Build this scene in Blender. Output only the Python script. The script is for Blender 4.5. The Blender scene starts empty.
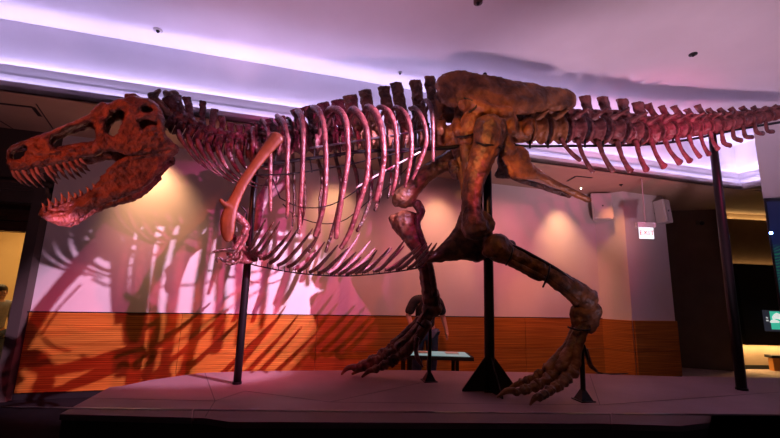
import bpy, math, random
from mathutils import Vector, Matrix, noise
random.seed(7)
PI = math.pi
# ---------------------------------------------------------------- camera
TH = math.radians(10.33); PH = math.radians(1.71); F = 390.0; E = 1.585; P = 0.45
fw = Vector((0, math.cos(TH), math.sin(TH)))
r0 = Vector((1, 0, 0)); u0 = Vector((0, -math.sin(TH), math.cos(TH)))
rt = r0*math.cos(PH) + u0*math.sin(PH); up = u0*math.cos(PH) - r0*math.sin(PH)
EYE = Vector((0, 0, E))
sc = bpy.context.scene
col = sc.collection
cam = bpy.data.cameras.new('camera'); cam.sensor_width = 36; cam.lens = 36*F/780
cam.clip_start = .05; cam.clip_end = 100
co = bpy.data.objects.new('camera', cam); col.objects.link(co)
M = Matrix((rt, up, -fw)).transposed().to_4x4(); M.translation = EYE; co.matrix_world = M
sc.camera = co
def ray(x, y): return fw + rt*((x-390)/F) - up*((y-219)/F)
def at(x, y, Y):
    d = ray(x, y); return EYE + d*(Y/d.y)
def onz(x, y, z):
    d = ray(x, y); return EYE + d*((z-E)/d.z)
def onp(x, y, c, s=.28):
    d = ray(x, y); return EYE + d*(c/(d.y - s*d.x))
def ppm(p): return F/((p-EYE).dot(fw))          # pixels per metre at a point
def lerp(a, b, t): return a+(b-a)*t
def interp(tab, x):
    if x <= tab[0][0]: return tab[0][1]
    for (a, va), (b, vb) in zip(tab, tab[1:]):
        if x <= b: return va+(vb-va)*(x-a)/(b-a)
    return tab[-1][1]
# ---------------------------------------------------------------- materials
def nmat(name):
    m = bpy.data.materials.new(name); m.use_nodes = True
    nt = m.node_tree; b = nt.nodes['Principled BSDF']; return m, nt, b
def plain(name, c, rough=.6, metal=0, emit=None, es=1, spec=None):
    m, nt, b = nmat(name)
    b.inputs['Base Color'].default_value = (*c, 1); b.inputs['Roughness'].default_value = rough
    b.inputs['Metallic'].default_value = metal
    if spec is not None: b.inputs['Specular IOR Level'].default_value = spec
    if emit: b.inputs['Emission Color'].default_value = (*emit, 1); b.inputs['Emission Strength'].default_value = es
    return m
def noisy(name, c1, c2, scale=6, rough=.5, bump=.3, bscale=None, det=6, stretch=(1, 1, 1), lo=.35, hi=.7, dist=.01, spec=.5):
    m, nt, b = nmat(name); N = nt.nodes.new; L = nt.links.new
    tc = N('ShaderNodeTexCoord'); mp = N('ShaderNodeMapping'); mp.inputs['Scale'].default_value = stretch
    L(tc.outputs['Object'], mp.inputs['Vector'])
    n = N('ShaderNodeTexNoise'); n.inputs['Scale'].default_value = scale; n.inputs['Detail'].default_value = det
    L(mp.outputs[0], n.inputs['Vector'])
    r = N('ShaderNodeValToRGB'); r.color_ramp.elements[0].position = lo; r.color_ramp.elements[1].position = hi
    r.color_ramp.elements[0].color = (*c1, 1); r.color_ramp.elements[1].color = (*c2, 1)
    L(n.outputs['Fac'], r.inputs[0]); L(r.outputs[0], b.inputs['Base Color'])
    b.inputs['Roughness'].default_value = rough; b.inputs['Specular IOR Level'].default_value = spec
    if bump:
        n2 = N('ShaderNodeTexNoise'); n2.inputs['Scale'].default_value = bscale or scale*3; n2.inputs['Detail'].default_value = 5
        L(mp.outputs[0], n2.inputs['Vector'])
        bp = N('ShaderNodeBump'); bp.inputs['Strength'].default_value = bump; bp.inputs['Distance'].default_value = dist
        L(n2.outputs['Fac'], bp.inputs['Height']); L(bp.outputs[0], b.inputs['Normal'])
    return m
MT = {}
MT['bone'] = noisy('fossil_bone', (.070, .026, .016), (.25, .10, .052), 10, .34, 1, 26, dist=.035)
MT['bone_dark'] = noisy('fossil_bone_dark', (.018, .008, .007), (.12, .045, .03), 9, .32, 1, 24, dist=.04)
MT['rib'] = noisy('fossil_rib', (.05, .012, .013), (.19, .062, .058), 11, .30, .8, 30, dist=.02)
MT['rib_light'] = noisy('pale_cast_bone', (.15, .07, .08), (.28, .16, .17), 9, .4, .4, 40)
MT['scapula'] = noisy('smooth_cast_bone', (.075, .017, .003), (.135, .032, .006), 5, .5, .2, 30)
MT['pelvis'] = noisy('pelvic_bone', (.080, .026, .011), (.29, .105, .038), 6, .42, 1, 12, dist=.04, lo=.36, hi=.62)
MT['leg'] = noisy('leg_bone', (.034, .014, .007), (.165, .068, .027), 9, .48, .8, 16, dist=.025, lo=.36, hi=.62)
MT['tail'] = noisy('tail_bone', (.10, .026, .028), (.30, .09, .09), 10, .24, .8, 26, dist=.025)
MT['neck'] = noisy('neck_bone', (.03, .009, .011), (.17, .055, .06), 10, .26, 1, 26, dist=.03)
MT['tooth'] = noisy('tooth_enamel', (.20, .08, .05), (.42, .24, .20), 12, .25, .1)
MT['steel'] = plain('black_steel', (.012, .012, .014), .38, .5)
MT['steel_grey'] = plain('grey_steel_rod', (.25, .25, .28), .3, .8)
MT['black'] = plain('matte_black', (.006, .006, .006), .7)
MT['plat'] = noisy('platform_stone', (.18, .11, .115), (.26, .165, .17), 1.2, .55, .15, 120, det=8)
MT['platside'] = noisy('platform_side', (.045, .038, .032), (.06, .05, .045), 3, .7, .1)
MT['plaster'] = noisy('wall_plaster', (.66, .60, .58), (.70, .64, .62), 2, .75, .05, 60)
MT['ceil'] = noisy('ceiling_plaster', (.70, .66, .70), (.74, .70, .74), 2, .85, .0)
MT['soffit'] = noisy('soffit_board', (.38, .27, .19), (.42, .30, .21), 2, .7, .05, 60)
MT['floor'] = noisy('dark_floor', (.006, .005, .006), (.012, .010, .012), 3, .9, .1, spec=.1)
MT['carpet'] = noisy('hall_carpet', (.35, .26, .22), (.5, .38, .32), 6, .9, .2)
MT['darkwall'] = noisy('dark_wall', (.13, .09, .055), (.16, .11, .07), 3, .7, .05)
MT['doorframe'] = noisy('dark_wood_frame', (.035, .012, .006), (.06, .02, .01), 6, .35, .1, stretch=(1, 1, 8))
MT['trimgrey'] = plain('grey_trim', (.07, .05, .042), .6)
MT['white_box'] = plain('white_plastic', (.62, .58, .56), .5)
def wood():
    m, nt, b = nmat('wall_wood'); N = nt.nodes.new; L = nt.links.new
    tc = N('ShaderNodeTexCoord'); mp = N('ShaderNodeMapping'); mp.inputs['Scale'].default_value = (.7, .7, 38)
    L(tc.outputs['Object'], mp.inputs[0])
    n = N('ShaderNodeTexNoise'); n.inputs['Scale'].default_value = 1.6; n.inputs['Detail'].default_value = 5; L(mp.outputs[0], n.inputs['Vector'])
    r = N('ShaderNodeValToRGB'); e = r.color_ramp.elements; e[0].position = .33; e[1].position = .68
    e[0].color = (.34, .10, .012, 1); e[1].color = (.66, .24, .035, 1)
    L(n.outputs['Fac'], r.inputs[0])
    w = N('ShaderNodeTexWave'); w.bands_direction = 'Z'; w.inputs['Scale'].default_value = 11; w.inputs['Distortion'].default_value = .6; w.inputs['Detail'].default_value = 1
    L(tc.outputs['Object'], w.inputs['Vector'])
    rr = N('ShaderNodeValToRGB'); rr.color_ramp.elements[0].position = .0; rr.color_ramp.elements[1].position = .35
    rr.color_ramp.elements[0].color = (.55, .55, .55, 1); rr.color_ramp.elements[1].color = (1, 1, 1, 1)
    L(w.outputs['Fac'], rr.inputs[0])
    mx = N('ShaderNodeMix'); mx.data_type = 'RGBA'; mx.blend_type = 'MULTIPLY'; mx.inputs[0].default_value = 1
    L(r.outputs[0], mx.inputs[6]); L(rr.outputs[0], mx.inputs[7]); L(mx.outputs[2], b.inputs['Base Color'])
    b.inputs['Roughness'].default_value = .38
    return m
MT['wood'] = wood()
def glassmat():
    m = bpy.data.materials.new('clear_glass'); m.use_nodes = True; nt = m.node_tree; nt.nodes.clear(); N = nt.nodes.new; L = nt.links.new
    o = N('ShaderNodeOutputMaterial'); mx = N('ShaderNodeMixShader'); t = N('ShaderNodeBsdfTransparent'); g = N('ShaderNodeBsdfGlossy')
    t.inputs[0].default_value = (.84, .86, .85, 1); g.inputs['Roughness'].default_value = .02
    fr = N('ShaderNodeFresnel'); fr.inputs['IOR'].default_value = 1.45
    L(fr.outputs[0], mx.inputs[0]); L(t.outputs[0], mx.inputs[1]); L(g.outputs[0], mx.inputs[2]); L(mx.outputs[0], o.inputs[0]); return m
MT['glass'] = glassmat()
# ---------------------------------------------------------------- mesh helpers
class MB:
    def __init__(s): s.v = []; s.f = []; s.m = []
    def add(s, vs, fs, mi=0):
        o = len(s.v); s.v += [Vector(v) for v in vs]; s.f += [tuple(i+o for i in f) for f in fs]; s.m += [mi]*len(fs); return s
    def box(s, a, b, mi=0):
        x0, y0, z0 = a; x1, y1, z1 = b
        vs = [(x0,y0,z0),(x1,y0,z0),(x1,y1,z0),(x0,y1,z0),(x0,y0,z1),(x1,y0,z1),(x1,y1,z1),(x0,y1,z1)]
        return s.add(vs, [(0,3,2,1),(4,5,6,7),(0,1,5,4),(1,2,6,5),(2,3,7,6),(3,0,4,7)], mi)
    def hexa(s, bot, top, mi=0):       # two matching polygons
        n = len(bot); vs = list(bot)+list(top)
        fs = [tuple(reversed(range(n))), tuple(range(n, 2*n))]+[(i, (i+1) % n, n+(i+1) % n, n+i) for i in range(n)]
        return s.add(vs, fs, mi)
    def ring(s, loops, closed_ends=True, mi=0):
        n = len(loops[0]); vs = [v for l in loops for v in l]; fs = []
        for i in range(len(loops)-1):
            for j in range(n):
                fs.append((i*n+j, i*n+(j+1) % n, (i+1)*n+(j+1) % n, (i+1)*n+j))
        if closed_ends: fs.append(tuple(reversed(range(n)))); fs.append(tuple(range((len(loops)-1)*n, len(loops)*n)))
        return s.add(vs, fs, mi)
    def tube(s, pts, rad, n=8, sub=3, squash=1.0, axis=None, rough=0, cap=True, mi=0):
        """smooth tapered tube through pts; squash scales the radius along axis"""
        pts = [Vector(p) for p in pts]; rad = list(rad) if hasattr(rad, '__len__') else [rad]*len(pts)
        Q = []; R = []
        for i in range(len(pts)-1):
            p0 = pts[max(i-1, 0)]; p1 = pts[i]; p2 = pts[i+1]; p3 = pts[min(i+2, len(pts)-1)]
            for k in range(sub):
                t = k/sub
                Q.append(.5*((2*p1)+(p2-p0)*t+(2*p0-5*p1+4*p2-p3)*t*t+(3*p1-p0-3*p2+p3)*t**3)); R.append(lerp(rad[i], rad[i+1], t))
        Q.append(pts[-1]); R.append(rad[-1])
        if cap and n > 4:
            d0 = (Q[0]-Q[1]).normalized(); d1 = (Q[-1]-Q[-2]).normalized()
            ra, rb = R[0], R[-1]; a, b = Q[0].copy(), Q[-1].copy()
            Q = [a+d0*ra*.55, a+d0*ra*.35]+Q+[b+d1*rb*.35, b+d1*rb*.55]; R = [ra*.25, ra*.75]+R+[rb*.75, rb*.25]
        loops = []; nrm = None
        for i, q in enumerate(Q):
            t = (Q[min(i+1, len(Q)-1)]-Q[max(i-1, 0)]).normalized()
            if nrm is None:
                nrm = Vector(axis) if axis else (Vector((0, 1, 0)) if abs(t.y) < .8 else Vector((1, 0, 0)))
            nrm = (nrm-t*nrm.dot(t)).normalized(); bn = t.cross(nrm)
            l = []
            for j in range(n):
                a = 2*PI*j/n; rr = R[i]
                if rough: rr *= 1+rough*noise.noise((q+nrm*math.cos(a)*rr+bn*math.sin(a)*rr)*14)
                l.append(q+nrm*math.cos(a)*rr*squash+bn*math.sin(a)*rr)
            loops.append(l)
        return s.ring(loops, True, mi)
    def blob(s, c, r, n=10, rough=0, mi=0):
        c = Vector(c); r = r if hasattr(r, '__len__') else (r, r, r); loops = []
        for i in range(1, n):
            a = PI*i/n; l = []
            for j in range(n+2):
                b = 2*PI*j/(n+2); d = Vector((math.sin(a)*math.cos(b)*r[0], math.sin(a)*math.sin(b)*r[1], math.cos(a)*r[2]))
                if rough: d *= 1+rough*noise.noise((c+d)*12)
                l.append(c+d)
            loops.append(l)
        return s.ring(loops, True, mi)
    def build(s, name, mat, parent=None, smooth=True, mods=()):
        me = bpy.data.meshes.new(name)
        off = PO.get(parent.name, Vector()) if parent else Vector()
        me.from_pydata([tuple(v-off) for v in s.v], [], s.f); me.update()
        for mm in (mat if isinstance(mat, (list, tuple)) else [mat]): me.materials.append(mm)
        me.polygons.foreach_set('material_index', s.m); me.polygons.foreach_set('use_smooth', [smooth]*len(s.f))
        o = bpy.data.objects.new(name, me); col.objects.link(o)
        if parent: o.parent = parent; PO[o.name] = off
        for md in mods: md(o)
        return o
PO = {}
def thing(name, label, cat, loc=(0, 0, 0), group=None):
    o = bpy.data.objects.new(name, None); o.location = loc; o.empty_display_size = .1; col.objects.link(o); PO[o.name] = Vector(loc)
    tag(o, label, cat, group); return o
def tag(o, label, cat, group=None):
    o['label'] = label; o['category'] = cat
    if group: o['group'] = group
    return o
def struct(o): o['kind'] = 'structure'; return o
def remesh(v, sm=2, disp=0, dscale=.08):
    def g(o):
        m = o.modifiers.new('r', 'REMESH'); m.mode = 'VOXEL'; m.voxel_size = v; m.use_smooth_shade = True
        if sm: s = o.modifiers.new('s', 'SMOOTH'); s.factor = .6; s.iterations = sm
        if disp:
            tx = bpy.data.textures.new('grain', 'CLOUDS'); tx.noise_scale = dscale; tx.noise_depth = 3
            d = o.modifiers.new('d', 'DISPLACE'); d.texture = tx; d.strength = disp; d.mid_level = .5; d.texture_coords = 'LOCAL'
    return g
def smooth(it=4, f=.6):
    def g(o): s = o.modifiers.new('s', 'SMOOTH'); s.factor = f; s.iterations = it
    return g
def inside(poly, x, y):
    c = False; n = len(poly); j = n-1
    for i in range(n):
        xi, yi = poly[i]; xj, yj = poly[j]
        if (yi > y) != (yj > y) and x < (xj-xi)*(y-yi)/(yj-yi)+xi: c = not c
        j = i
    return c
def segd(p, a, b):
    ax, ay = a; bx, by = b; dx = bx-ax; dy = by-ay; L = dx*dx+dy*dy
    t = 0 if L == 0 else max(0, min(1, ((p[0]-ax)*dx+(p[1]-ay)*dy)/L))
    return math.hypot(p[0]-ax-t*dx, p[1]-ay-t*dy)
def slab(mb, outer, holes, Yf, thick, round_px=4, step=1.0, relief=None, N=Vector((0, 1, 0)), at=at):
    """solid bone sheet with the outline `outer`; Yf(x,y) is its mid depth, thick(x,y) its half thickness in metres"""
    xs = [p[0] for p in outer]; ys = [p[1] for p in outer]
    nx = int((max(xs)-min(xs))/step)+3; ny = int((max(ys)-min(ys))/step)+3; ox = min(xs)-step; oy = min(ys)-step
    ins = {}
    for i in range(nx):
        for j in range(ny):
            x = ox+(i+.5)*step; y = oy+(j+.5)*step
            ins[i, j] = inside(outer, x, y) and not any(inside(h, x, y) for h in holes)
    idx = {}; V = []; Fc = []; polys = [outer]+list(holes)
    def vert(i, j):
        if (i, j) in idx: return idx[i, j]
        x = ox+i*step; y = oy+j*step
        d = min(segd((x, y), pl[k-1], pl[k]) for pl in polys for k in range(len(pl)))
        full = all(ins.get((i+a, j+b), False) for a in (-1, 0) for b in (-1, 0))
        q = 0 if not full else min(1, d/round_px); t = thick(x, y)*math.sqrt(max(0, 1-(1-q)**2))
        if not full: t = thick(x, y)*.12
        if relief: t += relief(x, y)*q
        Y = Yf(x, y); a = at(x, y, Y); V.append(a-N*t); V.append(a+N*max(t, .003))
        idx[i, j] = len(V)-2; return idx[i, j]
    for (i, j), v in ins.items():
        if not v: continue
        q = [vert(i, j), vert(i+1, j), vert(i+1, j+1), vert(i, j+1)]
        Fc.append(tuple(reversed(q))); Fc.append(tuple(k+1 for k in q))
        for (a, b), nb in (((0, 1), (i, j-1)), ((1, 2), (i+1, j)), ((2, 3), (i, j+1)), ((3, 0), (i-1, j))):
            if not ins.get(nb, False): Fc.append((q[a], q[b], q[b]+1, q[a]+1))
    mb.add(V, Fc); return mb
# ================================================================ THE ROOM
WS = .28; WC = 6.97                       # rear wall: Y = WC + WS*X
H1 = 3.74                                 # soffit height
WOOD = 1.14
def wp(X, off=0, z=0): return Vector((X, WC+WS*X+off*math.sqrt(1+WS*WS)*-1, z))   # off: metres in front of the wall
def wX(px, py, off=0):                    # X of a pixel on the rear wall
    return onp(px, py, WC-off*math.sqrt(1+WS*WS), WS).x
wn = Vector((WS, -1, 0)).normalized(); wt = Vector((1, WS, 0)).normalized()
def wallbox(X0, X1, z0, z1, o0, o1): # slab along the rear wall
    mb = MB(); mb.hexa([wp(X0, o1, z0), wp(X1, o1, z0), wp(X1, o0, z0), wp(X0, o0, z0)], [wp(X0, o1, z1), wp(X1, o1, z1), wp(X1, o0, z1), wp(X0, o0, z1)]); return mb
XL = wX(15, 392); XR = wX(602, 330)
struct(wallbox(XL, XR, 0, H1+.02, -.25, 0).build('wall_back', MT['plaster'], smooth=False))
# wood wainscot in panels with fine joints
def wains(X0, X1, joints, name, f=wallbox):
    js = [X0]+joints+[X1]
    mb = MB()
    for a, b in zip(js, js[1:]):
        q = f(a+.004, b-.004, .09, .56, .0, .045); mb.add(q.v, q.f)
        q = f(a+.004, b-.004, .565, WOOD, .0, .045); mb.add(q.v, q.f)
    return mb
jo = [wX(x, 350) for x in (180, 316, 525)]
struct(wains(XL+.02, XR, jo, 'w').build('trim_1', MT['wood'], smooth=False))
struct(wallbox(XL, XR, WOOD, WOOD+.012, -.0, .05).build('trim_2', MT['black'], smooth=False))
struct(wallbox(XL, XR, 0, .085, -.0, .03).build('baseboard_back', MT['black'], smooth=False))
# right end: the wall folds towards the hall in two facets
a0 = wp(XR, 0, 0); b0 = onp(634, 340, 7.35, .1); b0.z = 0
c0 = onp(677, 340, 7.45, .12); c0.z = 0
def wallseg(a, b, z0, z1, t0, t1, inset=0):
    a = Vector(a); b = Vector(b); a.z = b.z = 0; d = (b-a).normalized(); n = Vector((d.y, -d.x, 0)); a += d*inset; b -= d*inset
    mb = MB(); lo = [a+n*t1, b+n*t1, b+n*t0, a+n*t0]
    return mb.hexa([v+Vector((0, 0, z0)) for v in lo], [v+Vector((0, 0, z1)) for v in lo])
for k, (a, b) in enumerate(((a0, b0), (b0, c0))):
    struct(wallseg(a, b, 0, H1+.02, -.22, 0).build('wall_right_facet' if k == 0 else 'wall_right_pillar', MT['plaster'], smooth=False))
    m_ = wallseg(a, b, .09, .56, 0, .045, .003); q = wallseg(a, b, .565, WOOD, 0, .045, .003); m_.add(q.v, q.f)
    struct(m_.build('trim_%d' % (3+2*k), MT['wood'], smooth=False))
    struct(wallseg(a, b, 0, .085, 0, .03).build('baseboard_right' if k == 0 else 'baseboard_pillar', MT['black'], smooth=False))
# pillar return and dark hall walls
d0 = c0+Vector((.25, 1.6, 0))
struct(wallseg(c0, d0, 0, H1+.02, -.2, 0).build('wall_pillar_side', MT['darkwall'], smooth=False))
hY = 9.6
e0 = at(733, 300, 9.2); e0.z = 0
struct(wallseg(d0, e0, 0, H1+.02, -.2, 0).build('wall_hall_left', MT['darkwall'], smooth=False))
h1 = e0+Vector((0, .35, 0)); h2 = Vector((16.5, 10.4, 0))
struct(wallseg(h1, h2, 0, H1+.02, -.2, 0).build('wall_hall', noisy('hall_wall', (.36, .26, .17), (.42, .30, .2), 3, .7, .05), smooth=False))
struct(wallseg(h1, h2, 0, .1, 0, .03).build('baseboard_hall', MT['black'], smooth=False))
# floor
mb = MB(); mb.box((-9, -4, -.1), (17, 12, 0)); struct(mb.build('floor', MT['floor'], smooth=False))
mb = MB(); cp = [c0+Vector((.05, -.05, 0)), c0+Vector((9.5, 1.1, 0)), c0+Vector((9.5, 3.4, 0)), h1+Vector((.02, -.02, 0)), d0+Vector((.02, -.02, 0))]
mb.hexa([v+Vector((0, 0, .001)) for v in cp], [v+Vector((0, 0, .012)) for v in cp]); struct(mb.build('floor_hall_carpet', MT['carpet'], smooth=False))
# ---- left end: pier, cornice and the dark timber glazed doorway, same plane as the rear wall
XD = wX(17, 300); XE = -9.5
zt1 = onp(20, 202, WC-.05).z; zdoor = onp(10, 231, WC).z
mb = wallbox(XL-.13, XL+.0, 0, 2.9, 0, .12); struct(mb.build('trim_7', MT['trimgrey'], smooth=False))
struct(wallbox(XE, XL, zt1, H1+.02, -.25, .02).build('wall_left', MT['trimgrey'], smooth=False))
mb = MB()
for zz, o in ((onp(20, 187, WC).z, .07), (onp(20, 190, WC).z, .05), (onp(20, 184, WC).z, .09)):
    q = wallbox(XE, XL, zz-.02, zz+.03, .0, o); mb.add(q.v, q.f)
struct(mb.build('trim_8', MT['trimgrey'], smooth=False))
dr = thing('glazed_door', 'dark timber glazed door with a bar handle at the left edge of the frame', 'door', wp(XL-.6, 0, 0)); dr['kind'] = 'structure'
dr.name = 'door_1'; PO['door_1'] = PO['glazed_door']
XJ = XL-.13; XO = onp(16, 300, WC, WS).x
q = MB()
for bx in ((XO, XJ, 0, zt1-.002, -.15, .03), (XE, XO, onp(8, 220, WC).z, zt1-.1, -.15, -.02), (XE, XO, zdoor, onp(8, 221, WC).z, -.12, .0), (XE, XO, 0, .22, -.1, -.02)):
    b = wallbox(*bx); q.add(b.v, b.f)
b = wallbox(XE, XO, zdoor, zt1-.001, -.2, -.13); q.add(b.v, b.f)
q.build('door_frame', MT['doorframe'], dr, smooth=False)
q = MB(); b = wallbox(XO-1.5, XO-.3, onp(8, 219, WC).z, onp(8, 213, WC).z, -.1, 0); q.add(b.v, b.f)
q.build('header_rail', MT['doorframe'], dr, smooth=False)
zh = onp(6, 338, WC).z
q = MB(); q.tube([wp(XO-1.3, .09, zh), wp(XO-.02, .09, zh)], .016, 8, 2)
for xx in (XO-1.2, XO-.06): q.tube([wp(xx, .09, zh), wp(xx, -.05, zh)], .012, 6, 1)
q.build('door_handle', MT['steel'], dr)
wallbox(XE, XO, .2, zdoor, -.07, -.06).build('door_glass', MT['glass'], dr, smooth=False)
# lit room behind the door
warm = noisy('foyer_wall', (.72, .48, .22), (.78, .54, .26), 2, .7, .02)
struct(wallbox(XE-2, XL+.4, 0, 3.3, -3.2, -3.0).build('wall_foyer', warm, smooth=False))
struct(wallbox(XL+.1, XL+.3, 0, 3.3, -3.0, -.25).build('wall_foyer_side', warm, smooth=False))
struct(wallbox(XE-2, XL+.4, 3.0, 3.1, -3.0, -.15).build('ceiling_foyer', warm, smooth=False))
# floor continuing in the foyer is the same slab (extend)
mb = wallbox(XE-3, XL+.4, -.09, .005, -3.2, -.05); struct(mb.build('floor_foyer', MT['carpet'], smooth=False))
# ---- ceiling: soffit, fascia, two stepped coves and the raised tray
cD = (lambda p: p.y-WS*p.x)(onz(300, 90+.132*300, H1)); 
XC = onz(745, 188.6, H1).x                                # inner corner of the tray
def cpn(X, c, z): return Vector((X, c+WS*X, z))
def onc(px, py, c): return onp(px, py, c, WS)
STEP = .16
c1 = cD+STEP; c2 = cD+2*STEP
def zc(px, py, c): return onc(px, py, c).z
zC = zc(60, 88, cD); zB = zc(60, 72, c1); zA = zc(60, 28.8, c2)
print('tray', cD, c1, c2, 'z', H1, zC, zB, zA, 'XC', XC)
ext = XC+4.5
# soffit underside behind the tray, and to the right of it
mb = MB(); lo = [cpn(XE-2, cD, H1), cpn(ext+8, cD, H1), Vector((ext+8, 13, H1)), Vector((XE-2, 13, H1))]
mb.hexa(lo, [v+Vector((0, 0, .05)) for v in lo]); struct(mb.build('ceiling_soffit', MT['soffit'], smooth=False))
rd = Vector((.30, -1, 0)).normalized()                     # direction of the tray's right side, towards the camera
def corner(c, k): # corner of a step ring
    X = XC+STEP*k; return Vector((X, c+WS*X, 0))
def ringwall(c, k, z0, z1, t=.05):
    a = Vector((XE-2, c+WS*(XE-2), 0)); b = corner(c, k); e = b+rd*10
    mb = MB(); n1 = Vector((-WS, 1, 0)).normalized()*t; n2 = Vector((1, .30, 0)).normalized()*t
    for p, q, n in ((a, b, n1), (b, e, n2)):
        lo = [p, q, q+n, p+n]; mb.hexa([v+Vector((0, 0, z0)) for v in lo], [v+Vector((0, 0, z1)) for v in lo])
    return mb
def ledge(c, k, z, w, t=.03):
    a = Vector((XE-2, c+WS*(XE-2), 0)); b = corner(c, k); e = b+rd*10
    n1 = Vector((-WS, 1, 0)).normalized()*w; n2 = Vector((1, .30, 0)).normalized()*w; mb = MB()
    bb = corner(c+w*math.sqrt(1+WS*WS), k+w/STEP)
    for lo in ([a, b, bb, a+n1], [b, e, e+n2, bb]):
        mb.hexa([v+Vector((0, 0, z-t)) for v in lo], [v+Vector((0, 0, z)) for v in lo])
    return mb
struct(ringwall(cD, 0, H1, zC).build('trim_9', MT['ceil'], smooth=False))
struct(ledge(cD, 0, H1+.06, STEP).build('trim_10', MT['ceil'], smooth=False))
struct(ringwall(c1, 1, H1+.03, zB).build('trim_11', MT['ceil'], smooth=False))
struct(ledge(c1, 1, zB-.10, STEP).build('trim_12', MT['ceil'], smooth=False))
struct(ringwall(c2, 2, zB-.12, zA+.02).build('trim_13', MT['ceil'], smooth=False))
mb = MB(); cc = corner(c2, 2)+Vector((.06, .03, 0)); lo = [Vector((XE-2, c2+.03+WS*(XE-2), zA)), Vector((cc.x, cc.y, zA)), Vector((cc.x, cc.y, zA))+rd*10, Vector((XE-2, -4.5, zA))]
mb.hexa(lo, [v+Vector((0, 0, .05)) for v in lo]); struct(mb.build('ceiling_tray', MT['ceil'], smooth=False))
# soffit strip on the right side of the tray
b = corner(cD, 0); mb = MB(); lo = [Vector((b.x, b.y, H1)), Vector((b.x, b.y, H1))+rd*10, Vector((17, -4, H1)), Vector((17, b.y+.2, H1))]
mb.hexa(lo, [v+Vector((0, 0, .05)) for v in lo]); struct(mb.build('ceiling_right', MT['soffit'], smooth=False))
# cove LED lights
def area(name, a, b, w, energy, colr, direc, off=Vector()):
    a = Vector(a)+off; b = Vector(b)+off; d = b-a
    l = bpy.data.lights.new(name, 'AREA'); l.shape = 'RECTANGLE'; l.size = d.length; l.size_y = w; l.energy = energy; l.color = colr
    o = bpy.data.objects.new(name, l); col.objects.link(o)
    z = -Vector(direc).normalized(); x = d.normalized(); z = (z-x*z.dot(x)).normalized(); y = z.cross(x)
    m = Matrix((x, y, z)).transposed().to_4x4(); m.translation = (a+b)/2; o.matrix_world = m; return o
blue = (.66, .56, 1.0)
n1 = Vector((-WS, 1, 0)).normalized()
def cove(c, k, z, en):
    off = n1*.09
    X0 = -8.0; a = Vector((X0, c+WS*X0, z)); b = corner(c, k)+Vector((0, 0, z))
    area('cove_led', a, b, .03, en, blue, Vector((-.25*WS, .25, 1)), off)
    e = b+rd*8; area('cove_led', b, e, .03, en*.6, blue, Vector((.25, 0, 1)), Vector((.09, .03, 0)))
cove(cD, 0, H1+.07, 42); cove(c1, 1, zB-.09, 95)
# soffit joints, slot diffusers and small downlights
mb = MB()
for p, q in (((36, 104), (53, 129)), ((0, 121), (18, 132)), ((101, 117), (105, 125)), ((5, 131), (60, 139))):
    a = onz(*p, H1-.003); b = onz(*q, H1-.003); d = (b-a).normalized()*.0; s = Vector((.008, .0, 0)) if abs(b.y-a.y) > abs(b.x-a.x) else Vector((0, .008, 0))
    mb.hexa([a-s, b-s, b+s, a+s], [v+Vector((0, 0, .004)) for v in (a-s, b-s, b+s, a+s)])
struct(mb.build('trim_14', MT['black'], smooth=False))
def diffuser(pts, label):
    P4 = [onz(*p, H1-.006) for p in pts]; t = thing('slot_diffuser', label, 'air vent', sum(P4, Vector())/4, None)
    mb = MB()
    for i in (0, 1):
        a, b = P4[i], P4[i+1]; d = (b-a).normalized(); n = Vector((-d.y, d.x, 0))*.022
        mb.hexa([a-n, b-n, b+n, a+n], [v+Vector((0, 0, .005)) for v in (a-n, b-n, b+n, a+n)])
    mb.build('slot', MT['black'], t, False)
    mb = MB(); q = [p+Vector((0, 0, .001)) for p in P4]; mb.hexa(q, [v+Vector((0, 0, .004)) for v in q]); mb.build('plate', MT['soffit'], t, False)
diffuser([(-25, 101), (33, 107.5), (40, 116.5), (-16, 110)], 'slot air diffuser in the brown soffit above the skull snout')
diffuser([(567, 181.5), (576, 176.3), (592, 178), (583, 183)], 'slot air diffuser in the brown soffit above the wall speaker')
def disc(name, label, cat, c, r, z, mat, h=.012, extra=None, emit=None):
    t = thing(name, label, cat, c); mb = MB(); n = 16
    lo = [Vector((c.x+r*math.cos(2*PI*i/n), c.y+r*math.sin(2*PI*i/n), z-h)) for i in range(n)]
    mb.hexa(list(reversed(lo)), [Vector((v.x, v.y, z)) for v in reversed(lo)]); mb.build('flange', mat, t, True)
    mb = MB(); mb.tube([Vector((c.x, c.y, z-h)), Vector((c.x, c.y, z-h-.02))], [r*.45, r*.3], 8, 1); mb.build('head', emit or MT['black'], t)
    return t
bright = plain('lit_lamp', (1, .9, .7), .4, 0, (1, .85, .6), 12)
disc('recessed_downlight', 'small lit downlight in the brown soffit left of the wall speaker', 'light', onz(581, 187.5, H1), .035, H1, MT['soffit'], emit=bright)
disc('sprinkler', 'small sprinkler in the soffit above the exit sign', 'sprinkler', onz(621, 184.5, H1), .035, H1, MT['black'])
disc('sprinkler', 'white sprinkler on the upper left ceiling above the skull', 'sprinkler', onz(158, 30, zA), .055, zA, MT['white_box'])
disc('sprinkler', 'black sprinkler on the ceiling above the tail', 'sprinkler', onz(693, 54, zA), .05, zA, MT['black'])
disc('sprinkler', 'small pale sprinkler on the ceiling above the back spines', 'sprinkler', onz(400, 72.5, zA), .035, zA, MT['white_box'])
disc('ceiling_mount', 'brown fixture on the ceiling at the top edge above the pelvis', 'fixture', onz(478, -1, zA), .05, zA, MT['bone_dark'], h=.05)
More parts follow.
